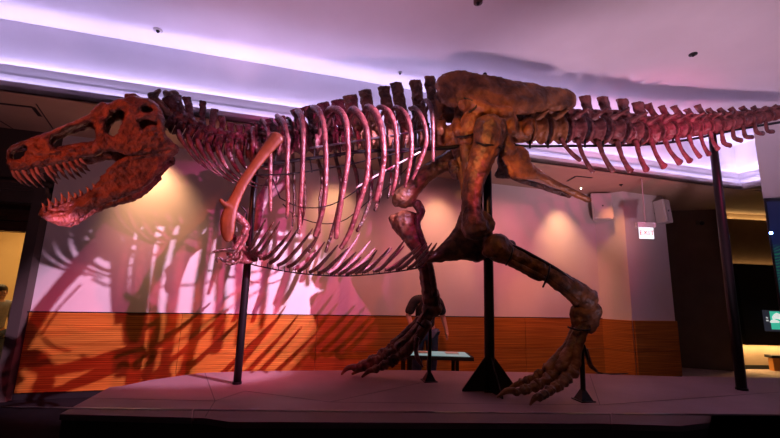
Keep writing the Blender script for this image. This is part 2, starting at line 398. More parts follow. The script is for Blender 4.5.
# ---- bulkhead pier at the right edge with a dark video screen
k0 = at(759, 170, 6.35); k0.z = 0
k1 = k0+Vector((1.6, -.35, 0)); kq = [k0, k1, k1+Vector((.9, .6, 0)), k0+Vector((.66, .60, 0))]
mb = MB(); mb.hexa(kq, [v+Vector((0, 0, zA)) for v in kq]); struct(mb.build('wall_right_pier', MT['plaster'], smooth=False))
zs = at(770, 198, 6.3).z
def scr():
    m, nt, b = nmat('video_wall_picture'); N = nt.nodes.new; L = nt.links.new
    tc = N('ShaderNodeTexCoord'); w = N('ShaderNodeTexWave'); w.inputs['Scale'].default_value = 9; w.inputs['Distortion'].default_value = 5; w.bands_direction = 'DIAGONAL'
    mp = N('ShaderNodeMapping'); mp.inputs['Rotation'].default_value = (0, .9, 0); L(tc.outputs['Object'], mp.inputs[0]); L(mp.outputs[0], w.inputs['Vector'])
    r = N('ShaderNodeValToRGB'); e = r.color_ramp.elements; e[0].position = .55; e[0].color = (.004, .006, .03, 1); e[1].position = .9; e[1].color = (.01, .10, .05, 1)
    sp = N('ShaderNodeSeparateXYZ'); L(tc.outputs['Object'], sp.inputs[0])
    mr = N('ShaderNodeMapRange'); mr.inputs[1].default_value = .75; mr.inputs[2].default_value = .95; mr.inputs[3].default_value = 1; mr.inputs[4].default_value = 0
    L(sp.outputs[2], mr.inputs[0])
    mu = N('ShaderNodeMath'); mu.operation = 'MULTIPLY'; L(w.outputs['Fac'], mu.inputs[0]); L(mr.outputs[0], mu.inputs[1])
    L(mu.outputs[0], r.inputs[0]); L(r.outputs[0], b.inputs['Emission Color']); b.inputs['Emission Strength'].default_value = 1.1
    b.inputs['Base Color'].default_value = (.01, .01, .015, 1); b.inputs['Roughness'].default_value = .3; return m
t = thing('video_screen', 'dark blue video screen with a green picture on the pier at the right edge', 'screen', k0+Vector((1, -.25, zs-1.6)))
wallseg(k0, k1, P+.02, zs, .002, .03).build('screen_frame', MT['black'], t, False)
wallseg(lerp(k0, k1, .012), lerp(k0, k1, .99), P+.05, zs-.06, .031, .034).build('screen_panel', scr(), t, False)
pb = at(771, 233, 6.24)
t = thing('blue_led_lamp', 'tiny bright blue lamp on the dark screen at the right edge', 'lamp', pb)
MB().blob(pb, .022).build('bulb', plain('blue_led', (0, 0, 1), .3, 0, (.12, .25, 1), 60), t)
# ---- far hall at the right: floating black case with warm light above and below
mb = MB(); X0 = e0.x+.05
def hb(x0, x1, z0, z1, t0, t1):
    d = (h2-h1); a = h1+d*((x0-h1.x)/d.x); b = h1+d*((x1-h1.x)/d.x); return wallseg(a, b, z0, z1, t0, t1)
zt = at(745, 264, 9.3).z; zb_ = at(745, 345, 9.3).z
print('case z', zt, zb_, h1)
ct = thing('display_case', 'long black wall case with warm light glowing above and below it, far right', 'display case', h1+Vector((2, 0, zb_)))
hb(h1.x+.25, 15.8, zb_, zt, .01, .28).build('case_body', MT['black'], ct, False)
zl = H1-.16
struct(hb(h1.x+.02, 16, zt+.01, zl, .0, .10).build('trim_15', noisy('hall_panel', (.20, .12, .07), (.24, .15, .09), 3, .7, .03), smooth=False))
wc = (1, .62, .25)
def hl(z, t, dirz, en, w=.04, x1=15.0):
    d = (h2-h1); n = Vector((d.y, -d.x, 0)).normalized()*t; a = h1+d*.01+n; b = h1+d*.75+n
    area('hall_led', a+Vector((0, 0, z)), b+Vector((0, 0, z)), w, en, wc, (0, 0, dirz))
hl(zb_-.01, .12, -1, 60); hl(zt+.01, .16, 1, 5); hl(zl+.01, .05, 1, 9)
# monitor on the far right with a teal picture
mt = thing('wall_monitor', 'small wall monitor with a teal picture at the right edge of the frame', 'monitor', at(774, 321, 8.6))
Y = 9.15
def quadbox(px0, py0, px1, py1, Y, th):
    a = at(px0, py0, Y); b = at(px1, py0, Y); c = at(px1, py1, Y); d = at(px0, py1, Y)
    x0 = a.x; x1 = b.x; z1 = (a.z+b.z)/2; z0 = (c.z+d.z)/2
    return MB().box((x0, Y, z0), (x1, Y+th, z1))
quadbox(764.5, 310.5, 788, 331.5, Y, .06).build('monitor_body', plain('monitor_grey', (.03, .03, .04), .4, 0, (.03, .03, .045), .6), mt, False)
quadbox(769.5, 311.5, 787, 329.5, Y-.006, .005).build('picture', plain('teal_picture', (.05, .3, .25), .4, 0, (.04, .42, .28), 1.0), mt, False)
mb = MB(); 
mb.tube([at(773, 318, Y-.015), at(777, 316, Y-.015), at(782, 318, Y-.015)], [.03, .07, .05], 8, 3, .15); mb.tube([at(770.5, 322, Y-.015), at(774, 321, Y-.015), at(779, 322, Y-.015)], [.02, .04, .02], 8, 2, .2)
mb.build('pictured_fossil', plain('picture_white', (.6, .6, .6), .5, 0, (.75, .8, .75), .9), mt)
mb = MB(); mb.tube([at(766.3, 317.5, Y-.004), at(767.6, 318, Y-.004)], .02, 6, 1, .2); mb.tube([at(766.5, 320.5, Y-.004), at(768.2, 320.5, Y-.004)], .02, 6, 1, .2)
mb.build('caption_marks', plain('caption_white', (.6, .6, .6), .5, 0, (.5, .5, .5), .8), mt)
bn = thing('hall_bench', 'low orange bench with dark top at the far right edge', 'bench', onz(779, 371, .012))
a = onz(774.5, 371, .012); b = a+Vector((.45, .1, 0))
MB().box((a.x, a.y, .012), (b.x, a.y+.12, .30)).build('bench_body', plain('orange_wood', (.55, .22, .05), .5), bn, False)
MB().box((a.x-.06, a.y-.05, .30), (b.x+.05, a.y+.14, .36)).build('bench_top', MT['black'], bn, False)
# ---- wall speakers, exit sign, dome
def speaker(px0, py0, px1, py1, Y, label, rot, grille=True):
    a = at(px0, py1, Y); b = at(px1, py0, Y); w = b.x-a.x; h = b.z-a.z; c = (a+b)/2
    t = thing('wall_speaker', label, 'speaker', (0, 0, 0), 'wall speakers'); t.location = c; PO[t.name] = Vector(); PO['_'] = Vector()
    mb = MB(); W = w/2; Hh = h/2; D = .11; ch = .02
    mb.hexa([(-W, -D+ch, -Hh), (-W+ch, -D, -Hh), (W-ch, -D, -Hh), (W, -D+ch, -Hh), (W*.7, D, -Hh), (-W*.7, D, -Hh)], [(-W, -D+ch, Hh), (-W+ch, -D, Hh), (W-ch, -D, Hh), (W, -D+ch, Hh), (W*.7, D, Hh), (-W*.7, D, Hh)])
    mb.build('cabinet', MT['white_box'], t, False)
    mb = MB(); mb.box((-W+.02, -D-.006, -Hh+.02), (W-.02, -D, Hh-.02)); mb.build('grille', plain('speaker_grille', (.5, .46, .45), .8), t, False)
    mb = MB(); mb.tube([(0, -D-.008, .0), (0, -D-.004, .0)], .018, 8, 1); mb.build('badge', MT['black'], t)
    mb = MB(); mb.tube([(0, D-.02, 0), (-.02, D+.12, .0)], .02, 8, 1); mb.box((-.06, D+.08, -.12), (.06, D+.13, .12)); mb.build('bracket', MT['steel'], t)
    t.rotation_euler = rot; return t
speaker(592, 195, 609.5, 220, 7.6+.35, 'white wall speaker beside the orange lit wall facet, left of the exit sign', (-.12, 0, -.15))
speaker(658, 201, 667, 223, 7.95, 'narrow pale speaker on the pillar edge behind the exit sign', (-.08, 0, .45))
ex = at(646, 230, 6.9)
t = thing('exit_sign', 'lit exit sign hanging on a thin rod from the brown soffit', 'exit sign', ex)
tp = at(644.3, 187, 6.9); tp = Vector((ex.x-.0, ex.y, H1))
s0 = at(637, 222, 6.9); s1 = at(655, 228.5, 6.9); g0 = at(639.5, 228, 6.9); g1 = at(654, 239, 6.9)
MB().tube([Vector((ex.x, ex.y, H1)), Vector((ex.x, ex.y, s0.z-.02))], .012, 8, 1).build('rod', plain('rod_pink', (.45, .35, .34), .4), t)
MB().box((ex.x-.17, ex.y-.05, s1.z+.01), (ex.x+.15, ex.y+.05, s0.z-.01)).build('housing', plain('housing_white', (.7, .66, .66), .5), t, False)
hz = s1.z+.01; lz = hz-.20
MB().box((ex.x-.125, ex.y-.012, lz), (ex.x+.125, ex.y+.012, hz)).build('panel', plain('sign_white', (.9, .9, .9), .4, 0, (.80, .92, 1), 1.15), t, False)
cu = bpy.data.curves.new('lettering', 'FONT'); cu.body = 'EXIT'; cu.size = .12; cu.extrude = .002; cu.align_x = 'CENTER'; cu.align_y = 'CENTER'; cu.space_character = 1.1
fo = bpy.data.objects.new('tmp', cu); lm = bpy.data.meshes.new_from_object(fo); bpy.data.objects.remove(fo); bpy.data.curves.remove(cu)
lo = bpy.data.objects.new('lettering', lm); col.objects.link(lo); lo.parent = t; lo.location = Vector((0, -.016, (hz+lz)/2-ex.z)); lo.rotation_euler = (PI/2, 0, 0)
lm.materials.clear(); lm.materials.append(plain('sign_red', (.6, .02, .01), .5, 0, (.8, .03, .02), .55))
dm = at(702, 223, 8.8)
t = thing('dome_camera', 'small dark dome camera on the dim wall behind the tail pole', 'camera', dm)
MB().blob(dm, .05).build('dome', MT['black'], t); MB().box((dm.x-.05, dm.y, dm.z-.02), (dm.x+.05, dm.y+.12, dm.z+.07)).build('mount', MT['darkwall'], t, False)
# ---- platform
pf = [(60, 414), (110, 387), (122, 386), (150, 380), (200, 373), (250, 371), (400, 370), (570, 373), (678, 376.5), (780, 378)]
PT = [onz(*p, P) for p in pf]+[Vector((6.0, 6.0, P)), Vector((5.9, 4.4, P))]+[onz(*p, P) for p in [(780, 421), (735, 419.5), (680, 426), (600, 423.5), (280, 422), (230, 422), (205, 418)]]
mb = MB(); n = len(PT)
th = thing('display_platform', 'low faceted purplish platform carrying the dinosaur skeleton', 'platform', (1.5, 5, 0)); 
PT2 = list(reversed(PT))
mb = MB(); mb.hexa([Vector((v.x, v.y, P-.05)) for v in PT2], PT2); mb.build('platform_top', MT['plat'], th, False)
cen = sum(PT, Vector())/n
low = [cen+(v-cen)*.995 for v in PT2]
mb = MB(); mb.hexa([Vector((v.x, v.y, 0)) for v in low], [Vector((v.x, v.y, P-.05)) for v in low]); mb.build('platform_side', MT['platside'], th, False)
# fine seams
mb = MB()
for p, q in (((90, 398), (215, 401)), ((215, 401), (245, 391)), ((245, 391), (330, 402)), ((205, 373), (215, 401)), ((330, 402), (600, 405)), ((600, 405), (780, 392)), ((330, 402), (420, 383)), ((600, 405), (590, 375)), ((215, 401), (205, 417))):
    a = onz(*p, P+.001); b = onz(*q, P+.001); d = (b-a).normalized(); nn = Vector((-d.y, d.x, 0))*.003
    mb.hexa([a-nn, b-nn, b+nn, a+nn], [v+Vector((0, 0, .001)) for v in (a-nn, b-nn, b+nn, a+nn)])
mb.build('seam', MT['platside'], th, False)
# ---- glass railing in front (its top edge crosses the foot of the picture)
GZ = 1.07
g = [onz(x, y, GZ) for x, y in ((-230, 403), (192, 409.3), (194, 409.3), (610, 413.4), (612, 413.4), (1000, 416.5))]
def pane(a, b, label):
    t = thing('glass_railing_panel', label, 'glass railing', Vector(((a.x+b.x)/2, (a.y+b.y)/2, 0)), 'glass railing panels along the platform')
    d = Vector((b.x-a.x, b.y-a.y, 0)).normalized(); nn = Vector((-d.y, d.x, 0))*.006
    A = Vector((a.x, a.y, 0)); B = Vector((b.x, b.y, 0))
    mb = MB(); lo = [A-nn, B-nn, B+nn, A+nn]
    mb.hexa([v+Vector((0, 0, .1)) for v in lo], [v+Vector((0, 0, GZ-.004)) for v in lo]); mb.build('pane', MT['glass'], t, False)
    mb = MB(); mb.hexa([v+Vector((0, 0, GZ-.004)) for v in lo], [v+Vector((0, 0, GZ)) for v in lo]); mb.build('polished_edge', plain('glass_edge', (.10, .09, .09), .15), t, False)
    mb = MB(); lo = [A-nn*5, B-nn*5, B+nn*5, A+nn*5]; mb.hexa(lo, [v+Vector((0, 0, .11)) for v in lo]); mb.build('base_shoe', MT['steel'], t, False)
    for v, s in ((A, 1), (B, -1)): pass
pane(g[0], g[1], 'glass railing panel at the left, before the wood wall and platform corner')
pane(g[2], g[3], 'middle glass railing panel in front of the platform')
pane(g[4], g[5], 'right glass railing panel in front of the platform under the tail')
# ---- display table behind the platform
TY = 6.38
ta = at(398, 352, TY); tb = at(474, 355, TY-.28); tz = at(440, 356.5, TY-.28).z; x0 = at(399, 356, TY-.28).x
t = thing('display_table', 'low black table with a glowing teal glass top behind the far foot', 'table', (x0+.6, TY, 0))
MB().box((x0, TY-.28, tz-.055), (tb.x, TY+.20, tz)).build('table_frame', MT['black'], t, False)
MB().box((x0+.04, TY-.25, tz), (tb.x-.05, TY+.19, tz+.006)).build('glowing_top', plain('teal_glow', (.2, .3, .3), .3, 0, (.20, .42, .44), .55), t, False)
for xx in (x0+.05, at(408.5, 360, TY-.2).x, at(455.5, 360, TY-.2).x):
    for yy in (TY-.22, TY+.15): MB().box((xx, yy, 0), (xx+.05, yy+.05, tz-.055)).build('leg', MT['black'], t, False)
for px, lb in ((452, 'small white paper lying at the right end of the teal table'), (425, 'brown tray lying on the teal table beside the person')):
    q = at(px, 352.6, TY-.02); o = MB().box((q.x-.1, TY-.06, tz+.006), (q.x+.1, TY+.08, tz+.02)).build('paper' if px == 452 else 'tray', MT['white_box'] if px == 452 else MT['soffit'], None, False); tag(o, lb, 'paper' if px == 452 else 'tray')
# ================================================================ THE SKELETON
SK = thing('tyrannosaur_skeleton', 'mounted dinosaur skeleton with open jaws, standing on steel poles on the platform', 'dinosaur skeleton', (1.24, 4.88, P))
def S(x): return interp([(-20, 3.15), (90, 3.85), (165, 4.28), (178, 4.36), (200, 4.50), (235, 4.66), (262, 4.76), (300, 4.83), (490, 4.88), (600, 4.98), (712, 5.25), (830, 5.55)], x)
def pt(x, y, w=0): return at(x, y, S(x)-w)
def T(mb, L, w=0, n=8, sub=3, squash=1, rough=.15, axis=None):
    """L: (px, py, radius_px[, w])"""
    ps = [pt(q[0], q[1], q[3] if len(q) > 3 else w) for q in L]
    rs = [q[2]/ppm(p) for q, p in zip(L, ps)]
    return mb.tube(ps, rs, n, sub, squash, axis, rough)
def mirror(mb, wf=None):
    """add the far-side copy of everything in mb (reflected through the animal's mid plane)"""
    n = len(mb.v); vs = []
    for v in mb.v:
        d = v-EYE; x = 390+F*d.dot(rt)/d.dot(fw); Y = S(x)
        for _ in range(2):      # mid-plane depth at this X
            q = Vector((v.x, Y, v.z))-EYE; Y = S(390+F*q.dot(rt)/q.dot(fw))
        vs.append(Vector((v.x, 2*Y-v.y, v.z)))
    o = len(mb.v); fs = [tuple(reversed([i+o for i in f])) for f in mb.f]
    mb.v += vs; mb.m += list(mb.m); mb.f += fs; return mb
def nz(x, y, s=.12, k=0): return noise.noise(Vector((x*s, y*s, k)))
# ---------------- the head has its own upright mid plane, turned a little towards the visitors
HN = Vector((-.62, 1, 0)).normalized(); HA = at(168, 130, 4.30)
def hp(x, y, w=0):
    d = ray(x, y); return EYE+d*(((HA-EYE).dot(HN)-w)/d.dot(HN))
def mirror_h(mb):
    o = len(mb.v); mb.v += [v-HN*(2*(v-HA).dot(HN)) for v in mb.v]; mb.m += list(mb.m); mb.f += [tuple(reversed([i+o for i in f])) for f in mb.f]; return mb
# ---------------- skull
def SW(x, y=150):
    w = interp([(5, .05), (15, .085), (45, .12), (75, .14), (100, .18), (125, .25), (150, .28), (178, .28)], x)
    top = interp([(6, 153), (25, 141), (50, 131), (75, 121), (100, 112), (122, 98), (148, 98), (165, 111), (175, 128)], x)
    bot = interp([(6, 165), (45, 167), (100, 155), (178, 150)], x)
    v = max(0, min(1, (y-top)/max(bot-top, 8)))
    return w*(.62+.38*math.sqrt(v))
skull_out = [(6, 154), (8, 149.5), (14, 146), (25, 141.5), (35, 137.5), (50, 131.5), (62, 126.5), (75, 122), (86, 118), (92, 115.5), (96, 112), (104, 107), (112, 102), (120, 98.5), (127, 98.5), (130, 94.8), (135, 96), (147, 98), (154, 101), (159, 106), (163, 112), (165.5, 121), (164.5, 129), (167, 136), (173, 142), (179.5, 148), (177, 151.5), (168, 151), (155, 153), (145, 154), (137, 156), (130, 156), (121, 153.5), (112, 151), (103, 151.5), (96, 155.5), (87, 157), (76, 161), (62, 164), (50, 167), (40, 168), (33, 169.5), (20, 172), (11, 171), (7, 164)]
naris = [(11.5, 151.5), (17, 147), (29, 142), (27.5, 149), (24, 156), (18, 160.5), (12, 160.5), (10.5, 156)]
antorb = [(53, 136.5), (67, 129.5), (80, 125), (90, 121.5), (94, 123), (95, 130), (96.5, 137), (93, 142.5), (80, 146.5), (66, 149.5), (56, 149.5), (50, 143)]
orbit = [(108, 119), (113, 112.5), (121, 109.5), (125.5, 112), (124, 120), (120, 127), (119, 133), (113, 136.5), (106, 133), (105.5, 125)]
latf = [(138, 121), (147, 119.5), (158, 123), (159.5, 127), (151, 125), (144, 127.5), (142, 133), (138.5, 128)]
supt = [(142, 108), (147, 106.5), (152, 108.5), (153, 112), (148, 113), (143, 112)]
def relS(x, y):
    r = .026*nz(x, y, .16)+.018*nz(x, y, .36, 5)
    r += .03*math.exp(-((y-interp([(20, 160), (60, 152), (100, 147), (125, 140)], x))/3.5)**2)*.5
    return r
mb = MB()
slab(mb, skull_out, [naris, antorb, orbit, latf, supt, [(44, 141.5), (49, 139.5), (50, 144), (46, 146.5)], [(33, 149), (37, 147), (38, 151), (35, 155), (33, 153)], [(126, 104.5), (131, 103), (133, 107), (129, 109)]], lambda x, y: SW(x, y)-.02, lambda x, y: interp([(5, .035), (50, .038), (120, .045), (178, .045)], x), 3.5, 1.0, relS, HN, hp)
# bars standing proud around the openings
def SP(L, ro=.2, n=8):
    ps = [hp(a, b, SW(a, b)) for a, b, c in L]; mb.tube(ps, [c[2]/ppm(p) for c, p in zip(L, ps)], n, 3, .9, None, ro)
SP([(8, 150, 1.5), (25, 141.5, 1.8), (50, 133, 2.2), (75, 123, 2.0), (95, 114.5, 2.6)])
SP([(98, 115, 2.6), (100, 125, 2.8), (100, 135, 3), (102, 143, 3.8), (112, 145.5, 4.6), (124, 146, 4.6)])
SP([(101, 113, 3), (112, 106, 3.4), (122, 102.5, 3.8), (128, 105, 3.6), (130.5, 112, 3.6), (128, 122, 4), (123, 134, 3.6), (114, 143, 4)])
SP([(128, 100, 3.5), (140, 101, 3.6), (152, 104.5, 3.4), (159, 113, 3.4), (161, 125, 3.4), (162, 136, 4), (171, 146, 4)])
SP([(120, 146, 5), (135, 145, 5), (150, 143, 4.5), (164, 144, 4.6), (174, 147.5, 3.6)])
SP([(128, 118, 3.6), (140, 117, 3), (152, 117, 3), (160, 120, 3)])
SP([(135, 121, 3), (138, 131, 3.6), (148, 138, 3.2), (160, 138, 3)])
SP([(52, 152, 2.6), (66, 153.5, 2.8), (80, 150.5, 2.8), (94, 147, 3.2), (102, 146, 4)])
SP([(10, 163, 3.5), (24, 164, 4), (40, 162, 4.5), (58, 159, 4), (74, 156.5, 3.2), (90, 152, 3)])
SP([(30, 144, 3.5), (34, 150, 4), (42, 154, 4.5)]); SP([(44, 139, 3.5), (48, 147, 4), (52, 155, 4)]); SP([(104, 103.5, 2.5), (99, 109, 4), (93, 114, 3)])
SP([(126, 97, 2.4), (131, 95.5, 2.6), (138, 98, 2.6)])
mirror_h(mb)
# roof, palate and back of the head
def strip(mb, L, inset=1.0, t=.022, arch=.02, wy=None, nseg=8):
    rows = []
    for (x, y) in L:
        w = SW(x, y)*inset; row = []
        for k in range(nseg+1):
            a = -1+2*k/nseg; p = hp(x, y, w); row.append(p+HN*(w*(1+a))+Vector((0, 0, arch*(1-a*a))))
        rows.append(row)
    V = []; Fc = []; m = nseg+1
    for r in rows: V += r
    o = len(V); V += [v-Vector((0, 0, t)) for v in V]
    for i in range(len(rows)-1):
        for k in range(nseg):
            a, b, c, d = i*m+k, i*m+k+1, (i+1)*m+k+1, (i+1)*m+k
            Fc += [(a, b, c, d), (d+o, c+o, b+o, a+o)]
    for i in range(len(rows)-1):
        for k in (0, nseg): a, b = i*m+k, (i+1)*m+k; Fc.append((a, b, b+o, a+o) if k == 0 else (b, a, a+o, b+o))
    for i in (0, len(rows)-1):
        for k in range(nseg): a, b = i*m+k, i*m+k+1; Fc.append((b, a, a+o, b+o) if i == 0 else (a, b, b+o, a+o))
    mb.add(V, Fc)
def TH_(mb, L, w=0, n=8):
    ps = [hp(a, b, w) for a, b, c in L]; mb.tube(ps, [c[2]/ppm(p) for c, p in zip(L, ps)], n, 3, 1, None, .15)
strip(mb, [(8, 151), (14, 147.5), (25, 143), (50, 133), (75, 123.5), (95, 115), (104, 109), (120, 100.5), (130, 98), (147, 100), (158, 106)], 1, .03, .025)
strip(mb, [(12, 160), (30, 158), (48, 157)], 1, .03, 0)
strip(mb, [(157, 108), (161, 114), (163, 122), (162, 129), (163, 136)], .9, .05, 0)
TH_(mb, [(130, 118, 12), (143, 122, 12), (154, 124, 11), (163, 127, 6)], 0, 10)           # braincase
TH_(mb, [(60, 150, 3.5), (85, 146, 4), (110, 146, 5), (130, 148, 6), (150, 147, 5)], .06)     # palate bones
TH_(mb, [(60, 150, 3.5), (85, 146, 4), (110, 146, 5), (130, 148, 6), (150, 147, 5)], -.06)
skull = mb.build('skull', MT['bone'], SK, mods=[remesh(.0100, 1, .030, .05)])
def tooth(base, tip, wside, parent, rpx=1.9, back=1.0, name='tooth'):
    (bx, by), (tx, ty) = base, tip; mid = ((bx+tx)/2-back, (by+ty)/2+.3)
    ws = lambda x: wside*(SW(x, 160)-.01)
    mb = MB(); L = [(bx, by, rpx), (mid[0], mid[1], rpx*.85), (tx, ty, rpx*.2)]
    ps = [hp(a, b, abs(ws(bx))) for a, b, c in L]
    if wside < 0: ps = [v-HN*(2*(v-HA).dot(HN)) for v in ps]
    mb.tube(ps, [c[2]/ppm(ps[0]) for c in L], 7, 3); return mb.build(name, MT['tooth'], parent)
UT = [((13, 171), (19, 181)), ((17, 171), (26, 183)), ((23, 170), (34, 184)), ((31, 168), (40, 183.5)), ((36, 167), (41.5, 177)), ((45, 166), (54, 180)), ((50, 166), (57, 175)), ((57, 164), (65, 174.5)), ((64, 163), (72.5, 174)), ((70, 162), (78.5, 172)), ((76, 160.5), (83, 168)), ((81, 159), (87, 164.5))]
for b, t_ in UT:
    tooth(b, t_, 1, skull); tooth(b, t_, -1, skull)
# ---------------- lower jaw
def JW(x): return interp([(40, .03), (48, .06), (70, .10), (100, .16), (130, .22), (178, .26)], x)
jaw_out = [(41.5, 207), (46, 207), (52, 205), (60, 203), (70, 200), (80, 196), (90, 191), (96, 185), (100, 178), (104, 174), (108, 169.5), (113, 166), (119, 161), (128, 156), (140, 152), (155, 149), (168, 148), (179, 150), (177, 154), (169, 160), (161, 169), (153, 179), (147, 186), (141, 191), (132, 195), (121, 198.5), (110, 202.5), (101, 205.5), (92, 210), (83, 216.5), (75, 222), (67, 225.5), (60, 225), (50, 221), (43, 216), (41, 211)]
mb = MB()
slab(mb, jaw_out, [], lambda x, y: JW(x)-.02, lambda x, y: interp([(41, .03), (100, .035), (178, .035)], x), 4, 1.0, lambda x, y: .014*nz(x, y, .15, 3)+.010*nz(x, y, .4, 9), HN, hp)
def JP(L, ro=.2):
    ps = [hp(a, b, JW(a)) for a, b, c in L]; mb.tube(ps, [c[2]/ppm(p) for c, p in zip(L, ps)], 8, 3, .8, None, ro)
JP([(44, 214, 4.5), (56, 217, 6), (68, 217, 6.5), (80, 208, 6), (96, 198, 5)]); JP([(100, 199, 4), (118, 192, 4.5), (135, 188, 4), (148, 179, 4), (160, 167, 4)])
JP([(108, 172, 3), (120, 164, 4), (135, 157, 3.5), (155, 153, 3.5), (172, 152, 4.5)]); JP([(60, 206, 2.4), (80, 199.5, 2.6), (92, 193.5, 2.6), (101, 183, 2.8)])
mirror_h(mb)
TH_(mb, [(43, 212, 5.5), (52, 214, 7.5), (62, 215, 7), (70, 214, 4)], 0, 10)
jaw = mb.build('lower_jaw', MT['bone'], SK, mods=[remesh(.0100, 1, .030, .05)])
for b, t_ in [((44, 211), (42, 203)), ((50, 207), (47.6, 198.5)), ((56, 205), (54.7, 197.5)), ((62, 203), (61, 193)), ((69, 201), (68.2, 191.5)), ((75.5, 198), (74, 192.5)), ((81, 196), (79, 189.5)), ((88.5, 192), (86, 186.5)), ((94.5, 188), (92, 183.5))]:
    for sd in (1, -1): tooth(b, t_, sd*.82, jaw, 1.8, -1.2)
# ---------------- vertebrae
def vert_mesh(c, tan, upv, rad, length, spine, name, mat, tp=None, zyg=1, wob=0, tpup=.4, vox=.012, spw=None, sm=1, hasmesh=True):
    """one vertebra: spool-shaped centrum, neural arch, spine, facets and side processes. spine: [(offset along, height, halfwidth)]"""
    tan = tan.normalized(); lat = tan.cross(upv).normalized()
    if lat.y > 0: lat = -lat
    upn = lat.cross(tan); upn = upn if upn.z > 0 else -upn
    mb = MB(); L = length/2
    mb.tube([c-tan*L, c-tan*L*.78, c-tan*L*.35, c, c+tan*L*.35, c+tan*L*.78, c+tan*L], [rad*1.06, rad*1.12, rad*.86, rad*.76, rad*.86, rad*1.12, rad*1.06], 14, 1, 1, tuple(upn), .1, cap=False)
    b = c+upn*rad*.9
    mb.tube([b-tan*L*.6-upn*rad*.3, b+upn*rad*.5, b+tan*L*.6-upn*rad*.3], [rad*.42, rad*.55, rad*.42], 8, 2, .9, None, .2)
    pts = [b+tan*o+upn*h for o, h, w in spine]; ws = [w for o, h, w in spine]
    mb.tube(pts, [q*1.22 for q in ws], 10, 3, .42, tuple(lat), .45, cap=False)
    if zyg:
        for s in (1, -1):
            mb.tube([b+upn*rad*.55+lat*s*rad*.25, b-tan*L*1.1+upn*rad*.75+lat*s*rad*.42], [rad*.24, rad*.2], 6, 2, 1, None, .2)
            mb.tube([b+upn*rad*.6+lat*s*rad*.25, b+tan*L*1.05+upn*rad*.6+lat*s*rad*.35], [rad*.22, rad*.17], 6, 2, 1, None, .2)
    if tp:
        for s in (1, -1):
            mb.tube([b+lat*s*rad*.3, b+lat*s*tp*.55+upn*tp*tpup*.6-tan*wob*.5, b+lat*s*tp+upn*tp*tpup-tan*wob], [rad*.30, rad*.20, rad*.13], 7, 3, 1, None, .2)
    return mb.build(name, mat, SK, mods=[remesh(vox, 1, .012, .035)])
V = {}
def seq(xs, ytab):
    return [(x, interp(ytab, x)) for x in xs]
# neck
neckY = [(164, 122), (176, 127), (190, 134), (205, 140.5), (222, 146), (240, 149), (258, 149)]
nk = [170, 179.5, 189, 198.5, 208.5, 218.5, 229, 239.5, 249.5]
spT = [((171, 97), 6), ((186, 98), 4), ((203, 101.5), 3.2), ((214, 109), 3.2), ((222, 116), 3.2), ((231, 123), 3.2), ((239, 125), 3.2), ((247, 124), 3.2)]
for i, x in enumerate(nk):
    c = pt(x, interp(neckY, x)); a = pt(x-4, interp(neckY, x-4)); b = pt(x+4, interp(neckY, x+4)); tan = b-a
    sc_ = 1/ppm(c); r = interp([(170, 8), (200, 9), (250, 9)], x)*sc_
    if i == 0: sp = [(0, 0, .05), (-.01, .02, .05)]
    else:
        (tx, ty), hw = spT[i-1]; u = Vector((0, 0, 1)); tp_ = pt(tx, ty); d = tp_-c; tn = tan.normalized(); lat = tn.cross(u).normalized(); upn = lat.cross(tn)
        if upn.z < 0: upn = -upn
        o = d.dot(tn); h = max(.05, d.dot(upn)-r*.9); hw = hw*sc_*(1.2 if i < 2 else .95)
        sp = [(0, 0, hw*1.0), (o*.4, h*.45, hw*.85), (o*.85, h*.85, hw*.95), (o, h, hw*1.1)]
    vert_mesh(c, tan, Vector((0, 0, 1)), r, (b-a).length*1.05, sp, 'neck_vertebra', MT['neck'], tp=r*1.9, tpup=-.25, wob=-.03)
# hooked first spine, lit orange in the photograph
mb = MB(); T(mb, [(170, 117, 6), (164, 111, 5.5), (158, 104, 5), (153, 100, 3.8), (151, 94, 3)], .0, 9, rough=.25); T(mb, [(153, 100, 3.5), (156, 94, 3), (160, 90, 2)], 0.02, 8)
T(mb, [(166, 112, 5), (170, 104, 5.5), (168, 96, 4), (165, 92, 3)], -.04, 9); T(mb, [(169, 95, 3.5), (175, 93, 3), (178, 97, 2.5), (179, 104, 3)], -.02, 8)
mb.build('axis_vertebra', MT['bone'], SK, mods=[remesh(.011, 1, .01, .04)])
# neck ribs: long thin splints sweeping back
for i, x in enumerate(nk[1:]):
    y = interp(neckY, x)+4; ln = interp([(180, 24), (200, 32), (230, 36), (250, 20)], x)
    for sd in (1, -1):
        mb = MB(); w = .13*sd
        T(mb, [(x-1, y-2, 2.6, w*.8), (x+1, y+5, 3, w), (x+ln*.25, y+ln*.55, 1.6, w*1.1), (x+ln*.65, y+ln*interp([(180, 1.1), (250, .75)], x), 1.0, w), (x+ln*1.15, y+ln*interp([(180, 1.5), (250, .85)], x), .5, w*.9)], 0, 6)
        mb.build('neck_rib', MT['neck'], SK)
